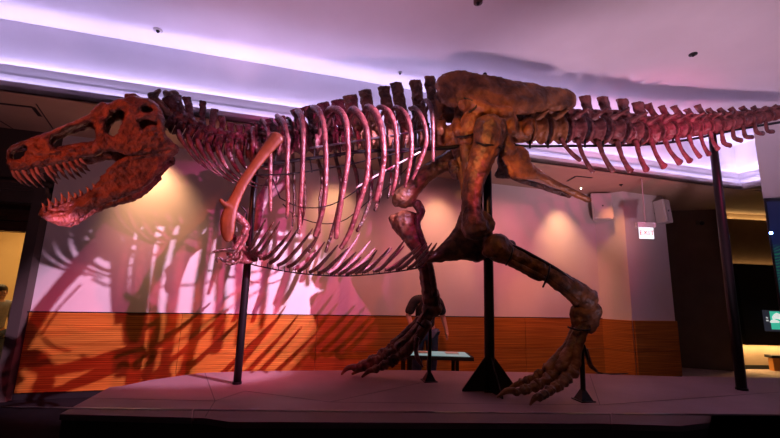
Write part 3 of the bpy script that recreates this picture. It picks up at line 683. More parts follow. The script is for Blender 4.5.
# trunk
trY = [(250, 148), (270, 147), (300, 145), (340, 142), (380, 139), (430, 138), (450, 138)]
dors = [(257, (253, 126), 4), (269.5, (262, 121), 4.5), (282, (272, 118), 5), (295, (284, 115.5), 5), (308, (301, 108), 5.5), (321, (314, 105), 6), (334, (328, 102), 6), (347, (342, 99.5), 6), (362, (355, 94.5), 6), (377, (370, 89.5), 6), (393, (387.5, 86.5), 5.6), (407.5, (400, 82.5), 5.8), (424, (419, 80), 5.6), (438, (432, 76.5), 5)]
for x, (tx, ty), hw in dors:
    y = interp(trY, x); c = pt(x, y); a = pt(x-6.2, interp(trY, x-6.2)); b = pt(x+6.2, interp(trY, x+6.2)); sc_ = 1/ppm(c); r = 9*sc_
    tn = (b-a).normalized(); d = pt(tx, ty)-c; upn = Vector((0, 0, 1)); o = d.x; h = d.z-r*.9; hw *= sc_*1.16
    sp = [(0, 0, hw*.9), (o*.5, h*.4, hw*.75), (o*.85, h*.75, hw*.8), (o, h, hw*.88)]
    vert_mesh(c, b-a, Vector((0, 0, 1)), r, (b-a).length*.85, sp, 'back_vertebra', MT['bone'] if x > 352 else MT['neck'], tp=.24, tpup=.45, wob=-.02)
# sacrum under the hip blade
mb = MB(); T(mb, [(440, 138, 11), (460, 136, 12), (485, 134, 12), (510, 132, 12), (528, 131, 11)], 0, 12); T(mb, [(438, 100, 9), (460, 96, 10), (500, 100, 9), (540, 104, 7)], 0, 8, squash=.5)
for x in (440, 458, 476, 494, 512, 528): T(mb, [(x, 132, 5, .28), (x, 122, 6, 0), (x, 132, 5, -.28)], 0, 8); T(mb, [(x, 125, 4), (x, 104, 5)], 0, 8, squash=.5)
mb.build('sacrum', MT['pelvis'], SK, mods=[remesh(.016, 1, .012, .05)])
# tail
cY = [(530, 131), (573, 130.5), (610, 131), (629, 132.5), (646, 134), (662, 131.5), (684, 129), (707, 127), (729, 123.5), (751, 120), (779, 114), (800, 110)]
cx = [536, 554.5, 573, 591.5, 610, 628.5, 646, 662, 675.5, 688.5, 700, 711, 722, 732, 742.5, 752.5, 762, 771.5, 781, 790]
ctop = {591.5: (587, 96), 610: (604.5, 97), 628.5: (623, 99), 646: (641, 102), 662: (653.5, 102), 675.5: (665.5, 104), 688.5: (677, 104), 700: (689, 107), 711: (701.5, 103), 722: (711.5, 106), 732: (722, 106), 742.5: (733, 105.5), 752.5: (744.6, 104.5), 762: (755.5, 104.5), 771.5: (765.5, 105), 781: (775, 104), 790: (785, 103)}
for i, x in enumerate(cx):
    y = interp(cY, x); c = pt(x, y); nx_ = cx[i+1] if i+1 < len(cx) else x+9; h_ = (nx_-x)/2; a = pt(x-h_, interp(cY, x-h_)); b = pt(x+h_, interp(cY, x+h_)); sc_ = 1/ppm(c)
    r = 1.04*interp([(536, 12), (610, 12), (646, 10), (676, 8.2), (707, 7), (742, 5.8), (790, 4.6)], x)*sc_
    if x in ctop:
        tx, ty = ctop[x]; d = pt(tx, ty)-c; o = d.x; h = d.z-r*.9; hw = interp([(590, 6.5), (646, 7), (665, 4.2), (790, 3.6)], x)*sc_
        sp = [(0, 0, hw*.9), (o*.5, h*.45, hw*.7), (o*.9, h*.8, hw*.78), (o, h, hw*.86)]
    else: sp = [(0, 0, .04), (0, .12, .04)]
    tpl = interp([(536, .22), (600, .26), (680, .22), (730, .14), (790, .06)], x)
    vert_mesh(c, b-a, Vector((0, 0, 1)), r, (b-a).length*.80, sp, 'tail_vertebra', MT['tail'] if x > 560 else MT['pelvis'], tp=tpl, tpup=.18, wob=-.09 if x < 700 else -.03, vox=.0115)
chev = [((563, 142), (580, 160), 2.4, 2.2), ((579, 144), (593, 172), 2.6, 2), ((600, 146), (613, 171), 2.8, 3), ((618.5, 146), (630.5, 171), 2.8, 3.6), ((637, 145), (646.5, 170), 2.7, 3.6), ((652, 143), (664, 166.5), 2.6, 3.6), ((666, 143), (680, 162.5), 2.6, 3.8), ((678, 141), (690, 161), 2.4, 3.4), ((690, 139), (700, 157), 2.2, 2.6), ((701, 136), (709, 154.5), 2.2, 2.8), ((711, 135), (718, 149), 2.2, 2.8)]
for (bx, by), (tx, ty), r1, r2 in chev:
    mb = MB(); T(mb, [(bx-1, by-4, r1*1.1), (bx, by, r1), (lerp(bx, tx, .35)-1, lerp(by, ty, .4), r1*.85), (lerp(bx, tx, .75)-.5, lerp(by, ty, .8), r1*1.05), (tx, ty, r2*1.1)], .07, 8, squash=.6)
    mb.build('chevron', MT['tail'], SK)
for (bx, by), (mx_, my), (tx, ty), r in [((722, 133), (724, 143), (730.5, 145.5), 2.6), ((733, 131), (734.5, 138), (741.5, 140.5), 2.6), ((743.5, 129), (745.5, 136.5), (752.5, 137), 2.4), ((755, 127), (757, 132.5), (763.5, 133.5), 2.4), ((766, 125.5), (768, 131), (773.5, 131.5), 2.2)]:
    mb = MB(); T(mb, [(bx, by-3, 2), (bx, by, 2), (mx_, my, r), (tx, ty, r)], .07, 8, squash=.6); mb.build('chevron', MT['tail'], SK)
# ---------------- ribs
near = [
 [(253, 128, 2), (253, 140, 2), (253, 150, 2), (253, 168, 1.4)],
 [(262, 120, 2), (267, 128, 2), (269, 142, 2), (270.3, 160, 2), (270.3, 185, 1.9), (270.5, 211, 1.4)],
 [(277, 116, 2.2), (282, 121, 2.4), (286, 130, 2.2), (288, 145, 2), (287, 170, 2), (288, 200, 1.9), (287, 218, 1.3)],
 [(298, 111, 2.8), (301, 116, 2.6), (303, 130, 2.3), (303, 150, 2.2), (302, 180, 2.1), (300, 210, 2), (299, 233, 1.8)],
 [(313, 108, 2.8), (318, 110, 2.8), (323.5, 124, 2.5), (325.5, 145, 2.2), (326, 170, 2.2), (325, 195, 2.3), (321, 217, 2.2), (315, 236, 2)],
 [(325, 115, 2.2), (331, 109, 2.8), (340, 111, 3), (346, 122, 2.7), (347.5, 140, 2.3), (348, 160, 2.2), (343, 190, 2.4), (338, 220, 2.3), (336, 238, 2)],
 [(348, 114, 2.2), (353, 109, 2.8), (360, 115, 3), (366, 128, 2.6), (368, 148, 2.4), (367, 176, 2.3), (359, 204, 2.4), (350, 232, 2.3), (341, 248, 2)],
 [(364, 112, 2.2), (368, 107, 2.8), (375, 112, 3.2), (381, 128, 2.8), (384, 150, 2.3), (383, 166, 2.4), (379, 188, 2.8), (375.5, 201, 2.5)],
 [(377, 109, 2), (381, 107, 2.3), (389, 112, 2.4), (395, 126, 2.2), (397, 150, 2), (396, 176, 2), (391.5, 195, 1.4)],
 [(393, 109, 1.9), (398, 107.5, 2.1), (406, 115, 2.3), (410.5, 130, 2.1), (411.5, 150, 1.9), (409, 168, 1.9), (405, 187, 1.2)],
 [(410.5, 109, 1.8), (415, 108, 2), (421.6, 117, 2.1), (426, 132, 2), (425.5, 146, 2), (419, 164, 2), (412.5, 179, 1.3)],
 [(422.6, 103, 1.8), (426.6, 100.5, 2), (431, 108, 2), (432.8, 125, 1.8), (433, 145, 1.6), (433, 161, 1.4)],
]
for k, L in enumerate(near):
    wmax = interp([(0, .20), (2, .38), (5, .52), (8, .50), (11, .34)], k); n = len(L); LL = []
    for i, (x, y, r) in enumerate(L):
        t = i/(n-1); w = .10+(wmax-.10)*math.sin(min(1, t*1.7)*PI/2)-max(0, t-.6)*.35*wmax
        LL.append((x, y, r*1.2, w))
    mb = MB(); T(mb, LL, 0, 8, 4, rough=.08); T(mb, [(L[0][0]+1, L[0][1]+14, 1.6, .06), (L[1][0]+2, L[1][1]+5, 1.8, .16), (L[2][0]-.5, L[2][1], 1.6, .26)], 0, 6) if k > 3 else None
    mb.build('rib', MT['rib'], SK)
far = [
 [(293, 160, 1.7), (294, 182, 1.7), (294.5, 206, 1.6), (292.5, 226, 1.2)],
 [(302, 156, 1.6), (304, 176, 1.7), (304.6, 205, 1.5), (301, 225, 1.2)],
 [(317, 156, 2), (321.5, 172, 2), (322, 188, 1.9), (320, 200, 1.8), (319, 230, 1.8), (309, 252, 1.5)],
 [(335.5, 156, 2), (339.5, 172, 2), (341, 190, 1.9), (336, 218, 1.9), (325.7, 252, 1.6)],
 [(350.5, 156, 2.2), (356, 172, 2.1), (358, 190, 2), (357.5, 206, 2), (350, 232, 2)],
 [(366.5, 154, 2.3), (371, 172, 2.2), (370.5, 198, 2.1), (363, 220, 2), (357, 231, 1.7)],
 [(379, 154, 2.1), (382, 172, 2), (380, 194, 2.1), (375, 210, 2)],
 [(390, 152, 1.7), (391, 172, 1.6), (390, 188, 1.5), (388, 198, 1.1)],
 [(402, 150, 1.7), (401, 168, 1.6), (399, 184, 1)],
 [(415.5, 150, 1.5), (413, 168, 1.4), (408.5, 189, 1)],
]
for k, L in enumerate(far):
    wmax = interp([(0, .38), (3, .52), (6, .50), (9, .34)], k)
    x0, y0, _ = L[0]
    LL = [(x0-6, y0-42, 1.6, -.10), (x0-3, y0-40, 1.8, -.2), (x0-.5, y0-25, 1.8, -.7*wmax)]+[(x, y, r, -wmax*(1-.3*max(0, i/(len(L)-1)-.4))) for i, (x, y, r) in enumerate(L)]
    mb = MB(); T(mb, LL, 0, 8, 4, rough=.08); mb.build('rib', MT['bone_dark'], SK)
# ---------------- belly ribs (gastralia)
gas = [((246, 252), (266, 218)), ((252, 252), (273.5, 222)), ((257, 255), (280, 221)), ((266, 258), (291.5, 230)), ((272, 262), (299.6, 226)), ((281, 264), (312.6, 229)), ((290, 266), (320.7, 232)), ((301, 270), (324.7, 242)), ((312, 271), (337.8, 245)), ((321, 272), (347.8, 248)), ((333, 273), (356, 252)), ((341, 273), (361, 257)), ((349, 273), (373, 257)), ((358, 272), (377, 250)), ((366, 271), (389.5, 247.7)), ((378, 270), (404.6, 240)), ((390.5, 269), (420.7, 244)), ((400.6, 268), (426.8, 243)), ((410.6, 267), (431.8, 243)), ((418.7, 266), (436.8, 243))]
gasf = [((262, 258), (286, 240)), ((280, 264), (303, 244)), ((296, 268), (316, 250)), ((322, 272), (348, 247)), ((330, 272), (360, 233)), ((340, 272), (370, 241)), ((350, 272), (375, 248)), ((362, 271), (392, 248)), ((376, 270), (404, 246)), ((388, 269), (416, 248)), ((399, 268), (421, 250))]
for G, sd in ((gas, 1), (gasf, -1)):
    for (bx, by), (tx, ty) in G:
        mb = MB(); wb = .03*sd; dx = tx-bx; dy = ty-by
        T(mb, [(bx-2, by+1, 1.8, wb*.3), (bx+dx*.18, by+dy*.10, 2.1, .12*sd), (bx+dx*.5, by+dy*.42, 1.9, .24*sd), (bx+dx*.8, by+dy*.75, 1.3, .36*sd), (tx, ty, .6, .42*sd)], 0, 7, 3, rough=.15)
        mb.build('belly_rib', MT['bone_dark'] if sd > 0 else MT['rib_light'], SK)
# ---------------- shoulder and arm
def limb(name, L, w, mat, extra=(), vox=.011, rough=.12, sq=1, disp=.008, n=10):
    if w < .43 and name not in ('upper_arm', 'forearm'): L = [(q[0], q[1], q[2]*1.1+.3) for q in L]
    mb = MB(); T(mb, L, w, n, 4, sq, rough)
    for e in extra: T(mb, e, w, 8, 3, 1, rough)
    return mb.build(name, mat, SK, mods=[remesh(vox, 1, disp*1.3, .05)])
limb('shoulder_blade', [(277, 137, 8.2), (272, 143, 7.4), (263, 154.5, 6), (253, 168, 5.3), (243, 183, 5.6), (236.5, 196, 5.8), (231, 208, 7), (228, 220, 8), (227.5, 232, 7), (228.5, 240, 4)], .44, MT['scapula'], [[(231, 208, 4), (223, 203, 2.5), (220.5, 199, 1.5)]], rough=.03, sq=.45, disp=.003)
limb('shoulder_blade', [(283, 150, 6), (278, 168, 5), (270, 185, 5), (262, 200, 5.5), (256, 214, 6.5), (253, 228, 6)], -.40, MT['rib_light'], rough=.05, sq=.45)
limb('upper_arm', [(288, 180, 5.5), (281, 187, 4.6), (270, 196, 3.2), (259, 206, 3.6), (252, 213, 4.5)], -.40, MT['rib_light'])
limb('upper_arm', [(234, 214, 5), (240, 219, 4.2), (246, 226, 3.6), (244, 234, 4)], .42, MT['rib'], [[(233, 216, 3), (229, 224, 2.5), (233, 230, 2)]], rough=.3)
limb('forearm', [(245, 232, 3), (240, 240, 2), (234, 249, 2.4)], .42, MT['rib'])
limb('forearm', [(247, 234, 2.4), (244, 242, 1.7), (239, 250, 2)], .40, MT['rib'])
for L in ([(234, 249, 2.2), (227, 249.5, 1.7), (220, 250.5, 1.7), (214, 252, 1.3), (210.5, 253.5, .5)], [(238, 251, 2.2), (232, 258, 1.8), (225, 261, 1.8), (220, 258, 1.5), (216.5, 259, 1.2), (217.5, 262.5, .5)], [(241, 252, 2.2), (240, 260, 2), (232, 264, 1.5), (226, 264, .8)]):
    mb = MB(); T(mb, L, .42, 8, 3, rough=.2); mb.build('finger', MT['bone_dark'], SK)
mb = MB()
for L in ([(232, 236, 3.5, .3), (240, 246, 4, .15), (250, 252, 4, 0), (260, 255, 3.5, 0)], [(236, 256, 3, .2), (246, 259, 3.5, 0), (256, 259, 3, -.1)], [(248, 246, 3, -.2), (254, 252, 3.5, 0), (262, 257, 3, .1)], [(228, 254, 2.4, .25), (240, 261, 2.6, .1), (252, 262, 2, .0)]):
    T(mb, L, 0, 8, 3, rough=.4)
mb.build('breast_bone', MT['rib'], SK, mods=[remesh(.012, 1, .012, .04)])
# ---------------- pelvis
il = [(434.5, 85), (437, 79), (445, 73.5), (456, 70.8), (464, 70.5), (474, 73), (486, 74.8), (500, 77), (512, 80.5), (525, 82), (536, 83), (540, 86), (556, 87), (568, 89.5), (575, 94), (577, 100), (575, 107), (570, 110), (558, 111), (546, 110.5), (536, 112.5), (526, 115), (516, 114), (510, 118), (507, 126), (503, 130), (498, 124), (492, 118), (483, 117), (477, 124), (474, 134), (470, 142), (463, 140), (458, 134), (459, 124), (463, 114), (464, 108), (462, 104), (455, 108), (449, 107), (440, 103), (435, 97), (437, 92)]
def wil(x): return interp([(434, .22), (480, .30), (530, .26), (577, .16)], x)
mb = MB()
slab(mb, il, [], lambda x, y: S(x)-wil(x)+.02, lambda x, y: .055, 6, 1.3, lambda x, y: .03*nz(x, y, .055, 2)+.018*nz(x, y, .14, 6)+.02*math.exp(-((y-(104+.03*(x-434)))/5)**2))
T(mb, [(462, 106, 6), (470, 104, 6), (482, 108, 7), (494, 112, 7), (510, 112, 6)], .34, 9, rough=.2)
T(mb, [(476, 112, 7), (472, 122, 9), (467, 132, 8.5), (465, 142, 7.5)], .27, 9, rough=.2); T(mb, [(508, 112, 6), (511, 122, 7), (510, 132, 7)], .26, 9, rough=.2)
mirror(mb)
mb.build('hip_blade', MT['pelvis'], SK, mods=[remesh(.015, 2, .02, .10)])
mb = MB() # pubis with its long boot
for s in (1, -1): T(mb, [(466, 138, 7, .25*s), (466, 156, 5.5, .20*s), (468, 178, 5, .12*s), (469, 205, 5.5, .05*s), (468, 228, 9, .03*s)], 0, 9)
pb_ = [(463, 196), (475, 196), (480, 215), (490, 240), (488, 258), (478, 262.5), (466, 259.5), (445, 261.5), (425, 263), (416, 262), (420, 259.5), (430, 254), (440, 246), (449, 236), (456, 226), (461.5, 210)]
slab(mb, pb_, [], lambda x, y: S(x)-.02, lambda x, y: .09, 7, 1.3, lambda x, y: .02*nz(x, y, .08, 8)); mirror(mb)
mb.build('pubis', MT['leg'], SK, mods=[remesh(.016, 2, .02, .08)])
isc = [(496, 146), (504, 148), (512, 146), (524, 146.5), (529, 152), (531, 162), (535, 168), (546, 176), (560, 183.5), (575, 191), (589, 197.5), (592, 201), (588, 203), (574, 197), (560, 190), (546, 183), (538, 179), (526, 180), (515, 179), (512, 179.5), (508, 174), (507, 166), (502, 160)]
mb = MB(); slab(mb, isc, [], lambda x, y: S(x)-interp([(496, .26), (530, .20), (592, .09)], x), lambda x, y: .03, 4, 1.2, lambda x, y: .02*nz(x, y, .12, 4))
T(mb, [(505, 136, 7), (506, 144, 7.5), (512, 152, 6)], .25, 9); T(mb, [(528, 165, 4), (545, 178, 3.6), (565, 188.5, 3.4), (589, 200, 3.2)], .14, 8)
mb.build('ischium', MT['pelvis'], SK, mods=[remesh(.0115, 2, .012, .06)])
isf = [(496, 160), (506, 156), (512, 160), (510, 172), (510, 178), (503, 179.5), (495, 178), (494, 175), (498, 168)]
mb = MB(); slab(mb, isf, [], lambda x, y: S(x)+.20, lambda x, y: .03, 4, 1.2); T(mb, [(506, 138, 6), (504, 150, 6), (503, 165, 5), (515, 178, 3), (540, 186, 3), (570, 196, 2.6)], -.16, 8)
mb.build('ischium', MT['bone_dark'], SK, mods=[remesh(.0115, 2, .012, .06)])
# ---------------- near (left) leg
limb('femur', [(490, 122, 11), (489, 132, 13), (487, 145, 13), (481, 160, 11.3), (474.5, 180, 9.6), (471.5, 198, 8.4), (472, 213, 9), (475, 226, 12.5), (477, 233, 11)], .40, MT['leg'],
     [[(481, 121, 6), (479, 132, 6), (480, 146, 5)], [(499, 122, 6.5), (501, 131, 6.5), (497, 144, 5)], [(485, 230, 7.5), (490, 224, 6), (482, 214, 5)], [(467, 228, 6.5), (470, 235, 6)]], .014, .1, disp=.018)
mb = MB(); T(mb, [(488, 119, 8, .30), (488, 121, 8, .14)], 0, 10); mb.build('femur_head', MT['leg'], SK, mods=[remesh(.014, 2)])
limb('tibia', [(494, 241, 11), (498, 248, 12.5), (508, 254, 10), (525, 261, 8), (548, 273, 8.2), (566, 285, 9), (580, 295, 10.6), (588, 301, 11)], .38, MT['leg'],
     [[(487, 254, 6), (492, 246, 6), (495, 238, 6)], [(506, 259, 6), (520, 267, 4.5), (540, 278, 4.5)]], .013, .12, disp=.016)
limb('fibula', [(504, 256, 5), (520, 266, 3.2), (545, 279, 2.6), (566, 294, 2.8), (576, 303, 4)], .44, MT['leg'], (), .011)
limb('ankle_bone', [(574, 310, 5), (584, 313, 8), (595, 309, 7.5)], .38, MT['leg'], [[(573, 312, 4), (577, 319, 7), (580, 327, 7)], [(594, 314, 6.5), (592, 322, 7), (588, 329, 6)], [(580, 315, 6), (590, 322, 7)]], .012, .3, disp=.015)
def digit(bones, w, claw_at=True, name='toe', mat=None):
    mb = MB()
    for L in bones[:-1]:
        (x0, y0, r0_), (x1, y1, r1_) = L; m_ = ((x0+x1)/2, (y0+y1)/2-.4)
        T(mb, [(x0, y0, r0_), (lerp(x0, x1, .25), lerp(y0, y1, .25), r0_*.92), (m_[0], m_[1], min(r0_, r1_)*.68), (lerp(x0, x1, .78), lerp(y0, y1, .78), r1_*.9), (x1, y1, r1_*.95)], w, 9, 3, 1, .25)
    toe = mb.build(name, mat or MT['leg'], SK, mods=[remesh(.0105, 1, .012, .04)])
    mb = MB(); T(mb, bones[-1], w, 8, 4, .8, .08); mb.build('claw', mat or MT['leg'], toe)
    return toe
limb('metatarsal', [(582, 325, 6), (576, 338, 5.2), (570, 350, 5), (565, 361, 5.8), (560, 369, 5.6)], .40, MT['leg'], (), .011, .2, disp=.012)
limb('metatarsal', [(577, 327, 5), (571, 340, 4.4), (564, 351, 4.4), (555, 362, 5), (548, 369, 5)], .31, MT['leg'], (), .011, .2, disp=.012)
limb('metatarsal', [(586, 325, 4.8), (581, 338, 4.4), (577, 350, 4.4), (576, 361, 5.2), (573, 369, 5.4)], .46, MT['leg'], (), .011, .2, disp=.012)
def gw(x, y):
    p = onz(x, y, P+.03); return S(x)-p.y
def toe(bones, w0, mat=None):
    w1 = gw(bones[-1][-1][0], bones[-1][-1][1]); n = len(bones); out = []
    for k, L in enumerate(bones):
        m = len(L); out.append([(q[0], q[1], q[2], lerp(w0, w1, min(1, (k+i/(m-1))/(n-.6)))) for i, q in enumerate(L)])
    print('toe', round(w0, 2), round(w1, 2))
    for k, L in enumerate(out[:-1]):
        a, b = L; mb = MB(); mx = lambda t, r, dy=0: (lerp(a[0], b[0], t), lerp(a[1], b[1], t)+dy, r, lerp(a[3], b[3], t))
        T(mb, [mx(0, a[2]*1.3), mx(.2, a[2]*1.3), mx(.5, min(a[2], b[2])*.8, -.4), mx(.8, b[2]*1.3), mx(1, b[2]*1.2)], 0, 9, 3, 1, .35)
        o = mb.build('toe_bone', mat or MT['leg'], SK, mods=[remesh(.0105, 1, .02, .04)])
    mb = MB(); T(mb, out[-1], 0, 8, 4, .8, .08); mb.build('claw', mat or MT['leg'], SK)
toe([((549, 369, 5), (539, 375, 4.4)), ((538, 376, 4.4), (529, 379.5, 3.8)), ((528, 380, 3.8), (521, 382.5, 3.4)), [(521, 383, 3.4), (515, 385, 2.6), (509, 388.5, 1.2)]], .24)
toe([((562, 369, 5.6), (550, 378, 5)), ((549, 379, 5), (537, 385, 4.5)), ((536, 386, 4.4), (525, 389.5, 4)), ((524, 390, 3.9), (515, 392, 3.4)), [(514, 390.5, 3.4), (506, 391, 3), (497, 397, 1)]], .36)
toe([((573, 371, 5.4), (565, 379, 4.8)), ((564, 380, 4.8), (557, 385.5, 4.6)), ((556, 386.5, 4.4), (550, 390.5, 4.2)), ((549, 391, 4.2), (544, 394.5, 3.9)), ((543, 395, 3.8), (539, 397.5, 3.4)), [(540, 395.5, 3.6), (535, 398, 3.2), (530, 405, 1)]], .46)
mb = MB(); T(mb, [(585, 350, 3.2), (588, 358, 2.6), (591, 366, 2.2), (597, 371, .9)], .30, 8); mb.build('claw', MT['bone_dark'], SK)
# ---------------- far (right) leg
fw_ = -.36
limb('femur', [(462, 150, 9), (450, 160, 8.6), (437, 167, 8), (424, 176, 7.6), (413, 188, 8), (404, 197, 9.5), (401, 201, 9.5)], fw_, MT['leg'], [[(397, 196, 5.5), (398, 204, 5.5)], [(411, 196, 7), (409, 203, 7)]], .014, .1, disp=.016)
mb = MB(); T(mb, [(452, 162, 5), (455, 170, 6.5), (457, 178, 4)], -.2, 9, rough=.3); mb.build('pubic_stub', MT['bone_dark'], SK, mods=[remesh(.014, 2, .015, .06)])
limb('tibia', [(404, 217, 10.5), (406, 226, 11), (413, 238, 8.6), (420, 252, 6.6), (425, 268, 6.2), (428, 284, 6.6), (431, 296, 8), (432, 303, 8)], fw_, MT['leg'], [[(393, 217, 5), (396, 226, 4.5), (405, 236, 4.5)], [(413, 215, 5.5), (412, 224, 5)]], .013, .12, disp=.014)
limb('fibula', [(416, 203, 4.5), (421, 212, 4), (417, 224, 3), (424, 245, 2.6), (431, 268, 2.4), (435, 295, 3)], fw_+.10, MT['bone_dark'])
limb('ankle_bone', [(426, 309, 6.5), (433, 309, 7.5), (438, 306, 5)], fw_, MT['leg'], [[(428, 315, 7), (424, 321, 6)]], .012, .3, disp=.014)
limb('metatarsal', [(424, 321, 6), (416, 332, 5.4), (407, 341, 5.2), (399, 348, 6)], fw_-.02, MT['leg'], (), .012, .15)
limb('metatarsal', [(427, 323, 5), (420, 335, 4.8), (412, 345, 4.6), (404, 353, 5.4)], fw_+.06, MT['leg'], (), .012, .15)
limb('metatarsal', [(421, 320, 5), (412, 329, 4.6), (402, 338, 4.4), (394, 345, 5)], fw_-.10, MT['leg'], (), .012, .15)
toe([((397, 349, 5.6), (388, 355, 5)), ((387, 356, 5), (379, 360, 4.5)), ((378, 361, 4.4), (371, 364, 4)), ((370, 364.5, 4), (364, 367, 3.4)), [(365, 368, 3.4), (360, 369.5, 2.8), (352, 374, 1)]], fw_-.08)
toe([((402, 354, 5), (393, 360, 4.6)), ((392, 361, 4.6), (384, 365, 4.2)), ((383, 366, 4), (375, 369, 3.4)), [(375, 369.5, 3.4), (369, 371, 2.6), (362, 377, 1)]], fw_)
toe([((392, 348, 4.8), (383, 354, 4.2)), ((382, 355, 4.2), (373, 359.5, 3.8)), ((372, 360, 3.8), (362, 364.5, 3.2)), ((361, 365, 3.2), (353, 368, 2.8)), [(353, 367, 3), (347, 368.5, 2.4), (341.5, 374.5, .9)]], fw_-.18)
mb = MB(); T(mb, [(417, 338, 2.6), (416, 350, 2.4), (418, 359, 2.2), (423, 367, .8)], fw_+.14, 8); mb.build('claw', MT['rib'], SK)
# ---------------- steel that rides in the mount
def rod(name, L, r=1.2, mat='steel', w=0, n=7):
    mb = MB(); T(mb, [(q[0], q[1], r)+((q[2],) if len(q) > 2 else ()) for q in L], w, n, 3, 1, 0); return mb.build(name, MT[mat], SK)
rod('steel_rail', [(256, 166), (290, 161), (330, 156), (356, 152), (400, 150), (447, 148), (458, 146)], 1.9, w=.05)
rod('steel_rail', [(310, 148), (350, 142), (400, 134), (435, 128)], 1.0, 'steel_grey', w=.12)
rod('steel_rail', [(505, 136), (512, 141), (520, 146), (560, 146), (640, 145), (690, 139.5), (735, 130), (800, 119)], 1.3, w=-.05)
rod('steel_rail', [(356, 188, .2), (372, 178, .2), (420, 152, .2)], .8, 'white_box')
rod('steel_cable', [(257, 175, .3), (288, 174, .4), (330, 168, .4), (356, 163, .4), (394, 154, .35), (425, 148, .3)], .75)
rod('steel_cable', [(280, 198, .3), (300, 207, .42), (325, 206.5, .5), (345, 198, .5), (372, 180, .45), (400, 165, .35)], .6)
rod('steel_cable', [(283, 204, -.3), (296, 216, -.42), (320, 223.5, -.5), (341, 221.5, -.5), (356, 212, -.5), (372, 198, -.45), (395, 181, -.38), (420, 152, -.3)], .55)
rod('steel_rail', [(250, 264), (275, 269.5), (305, 274), (340, 276), (370, 274.5), (400, 271), (424, 267)], .7)
for i in range(30):
    mb = MB()
    x = 256+i*5.6; y = interp([(250, 264), (275, 269.5), (305, 274), (340, 276), (370, 274.5), (400, 271), (424, 267)], x)
    T(mb, [(x, y, .45), (x+.3, y-4.5, .45)], 0, 5, 1, 1, 0); mb.build('rail_pin', MT['steel'], SK)
rod('leg_cable', [(504, 146), (496, 155), (489, 166), (484, 180), (481.5, 198), (482, 212)], 1.2, w=.42)
rod('leg_brace', [(512, 246), (521, 249.5), (545, 262.5), (560, 271.5), (570, 280), (579, 287), (586, 290)], 1.9, w=.46)
for L in ([(476, 142, .50), (484, 144.5, .58), (492, 145, .56), (502, 148.5, .48)], [(513, 247, .48), (511, 256, .56), (506, 265, .46)], [(550, 264, .46), (548, 275, .54), (543, 287, .46)], [(457, 137, .34), (466, 136, .40), (475, 133.5, .36)],
          [(568, 327, .42), (578, 330, .54), (590, 330, .52)], [(417, 322, -.30), (424, 327, -.24), (430, 328, -.3)], [(464, 98, .38), (474, 102, .40), (476, 107, .40), (469, 112, .36)]):
    rod('steel_strap', L, 1.0)
mb = MB(); mb.blob(pt(485, 74.5, .26), .028); mb.build('bolt', MT['steel'], SK)
mb = MB(); mb.blob(pt(510, 244, .30), (.07, .05, .05)); mb.build('knee_clamp', MT['bone_dark'], SK)
for x in range(262, 440, 13): rod('steel_hanger', [(x, interp([(256, 165), (447, 147)], x), .05), (x+1, interp([(256, 165), (447, 147)], x)-13, .08)], .7)
for x in (530, 548, 566, 585, 603, 621, 640, 657, 673, 688): rod('steel_hanger', [(x, interp([(520, 146.5), (640, 145), (700, 138)], x)+1.5, .02), (x, interp([(520, 146.5), (640, 145), (700, 138)], x)-6, .02)], 1.0)
for L in ([(312, 172, .3), (310, 158, .15)], [(268, 170, .2), (274, 182, .3), (280, 198, .3)], [(250, 178, .3), (243, 190, .36), (236, 205, .38)], [(240, 205, .4), (246, 212, .4), (246, 224, .3)]): rod('steel_cable', L, .7)
# ---------------- poles (stand on the platform)
def pole(px, py, topx, topy, rpx, label, kind, wt=0):
    b = onz(px, py, P); Yt = b.y; tp = at(topx, topy, Yt)
    t = thing('support_pole', label, 'support pole', b); r = rpx/ppm(b)
    mb = MB(); mb.tube([b+Vector((0, 0, .005)), (b+tp)/2, tp], [r, r, r*.8], 12, 2, 1, None, 0, cap=False); mb.build('pole', MT['steel'], t)
    mb = MB()
    if kind == 'fin':
        R = .34; Hh = .42
        for a in (.15, .15+PI/2, .15+PI, .15+3*PI/2):
            d = Vector((math.cos(a), math.sin(a), 0)); n = Vector((-d.y, d.x, 0))*.008
            lo = [b+d*r*.5-n, b+d*R-n, b+d*(R)-n+Vector((0, 0, .02)), b+d*r*.5-n+Vector((0, 0, Hh))]
            mb.hexa(lo, [v+2*n for v in lo])
        mb.build('fin', MT['steel'], t, False); mb = MB(); mb.hexa([b+Vector((math.cos(PI/4+k*PI/2)*.12, math.sin(PI/4+k*PI/2)*.12, 0)) for k in range(4)], [b+Vector((math.cos(PI/4+k*PI/2)*.12, math.sin(PI/4+k*PI/2)*.12, .02)) for k in range(4)])
    elif kind == 'foot':
        R = .095; Hh = .12
        lo = [b+Vector((math.cos(PI/4+k*PI/2+.2)*R*1.3, math.sin(PI/4+k*PI/2+.2)*R*1.3, 0)) for k in range(4)]; mb.hexa(lo, [v+Vector((0, 0, .012)) for v in lo])
        tpz = [b+Vector((math.cos(PI/4+k*PI/2+.2)*r, math.sin(PI/4+k*PI/2+.2)*r, Hh)) for k in range(4)]; mb.hexa([lerp(b, v, .8)+Vector((0, 0, .012)) for v in lo], tpz)
    else:
        mb.hexa([b+Vector((math.cos(2*PI*k/12)*r*1.15, math.sin(2*PI*k/12)*r*1.15, 0)) for k in range(12)], [b+Vector((math.cos(2*PI*k/12)*r*1.15, math.sin(2*PI*k/12)*r*1.15, .03)) for k in range(12)])
    mb.build('base_plate', MT['steel'], t, False); return t
pole(237, 384, 256, 165, 3.9, 'black steel pole holding up the shoulders, left of the ribs', 'plain')
pole(490, 391, 487, 140, 5.2, 'thickest black pole, with a finned base, under the hips', 'fin')
pole(742, 390, 712, 134, 4.6, 'black steel pole holding up the tail on the right', 'plain')
pole(429, 381, 430.5, 318, 2.0, 'short black post with a small foot under the far ankle', 'foot')
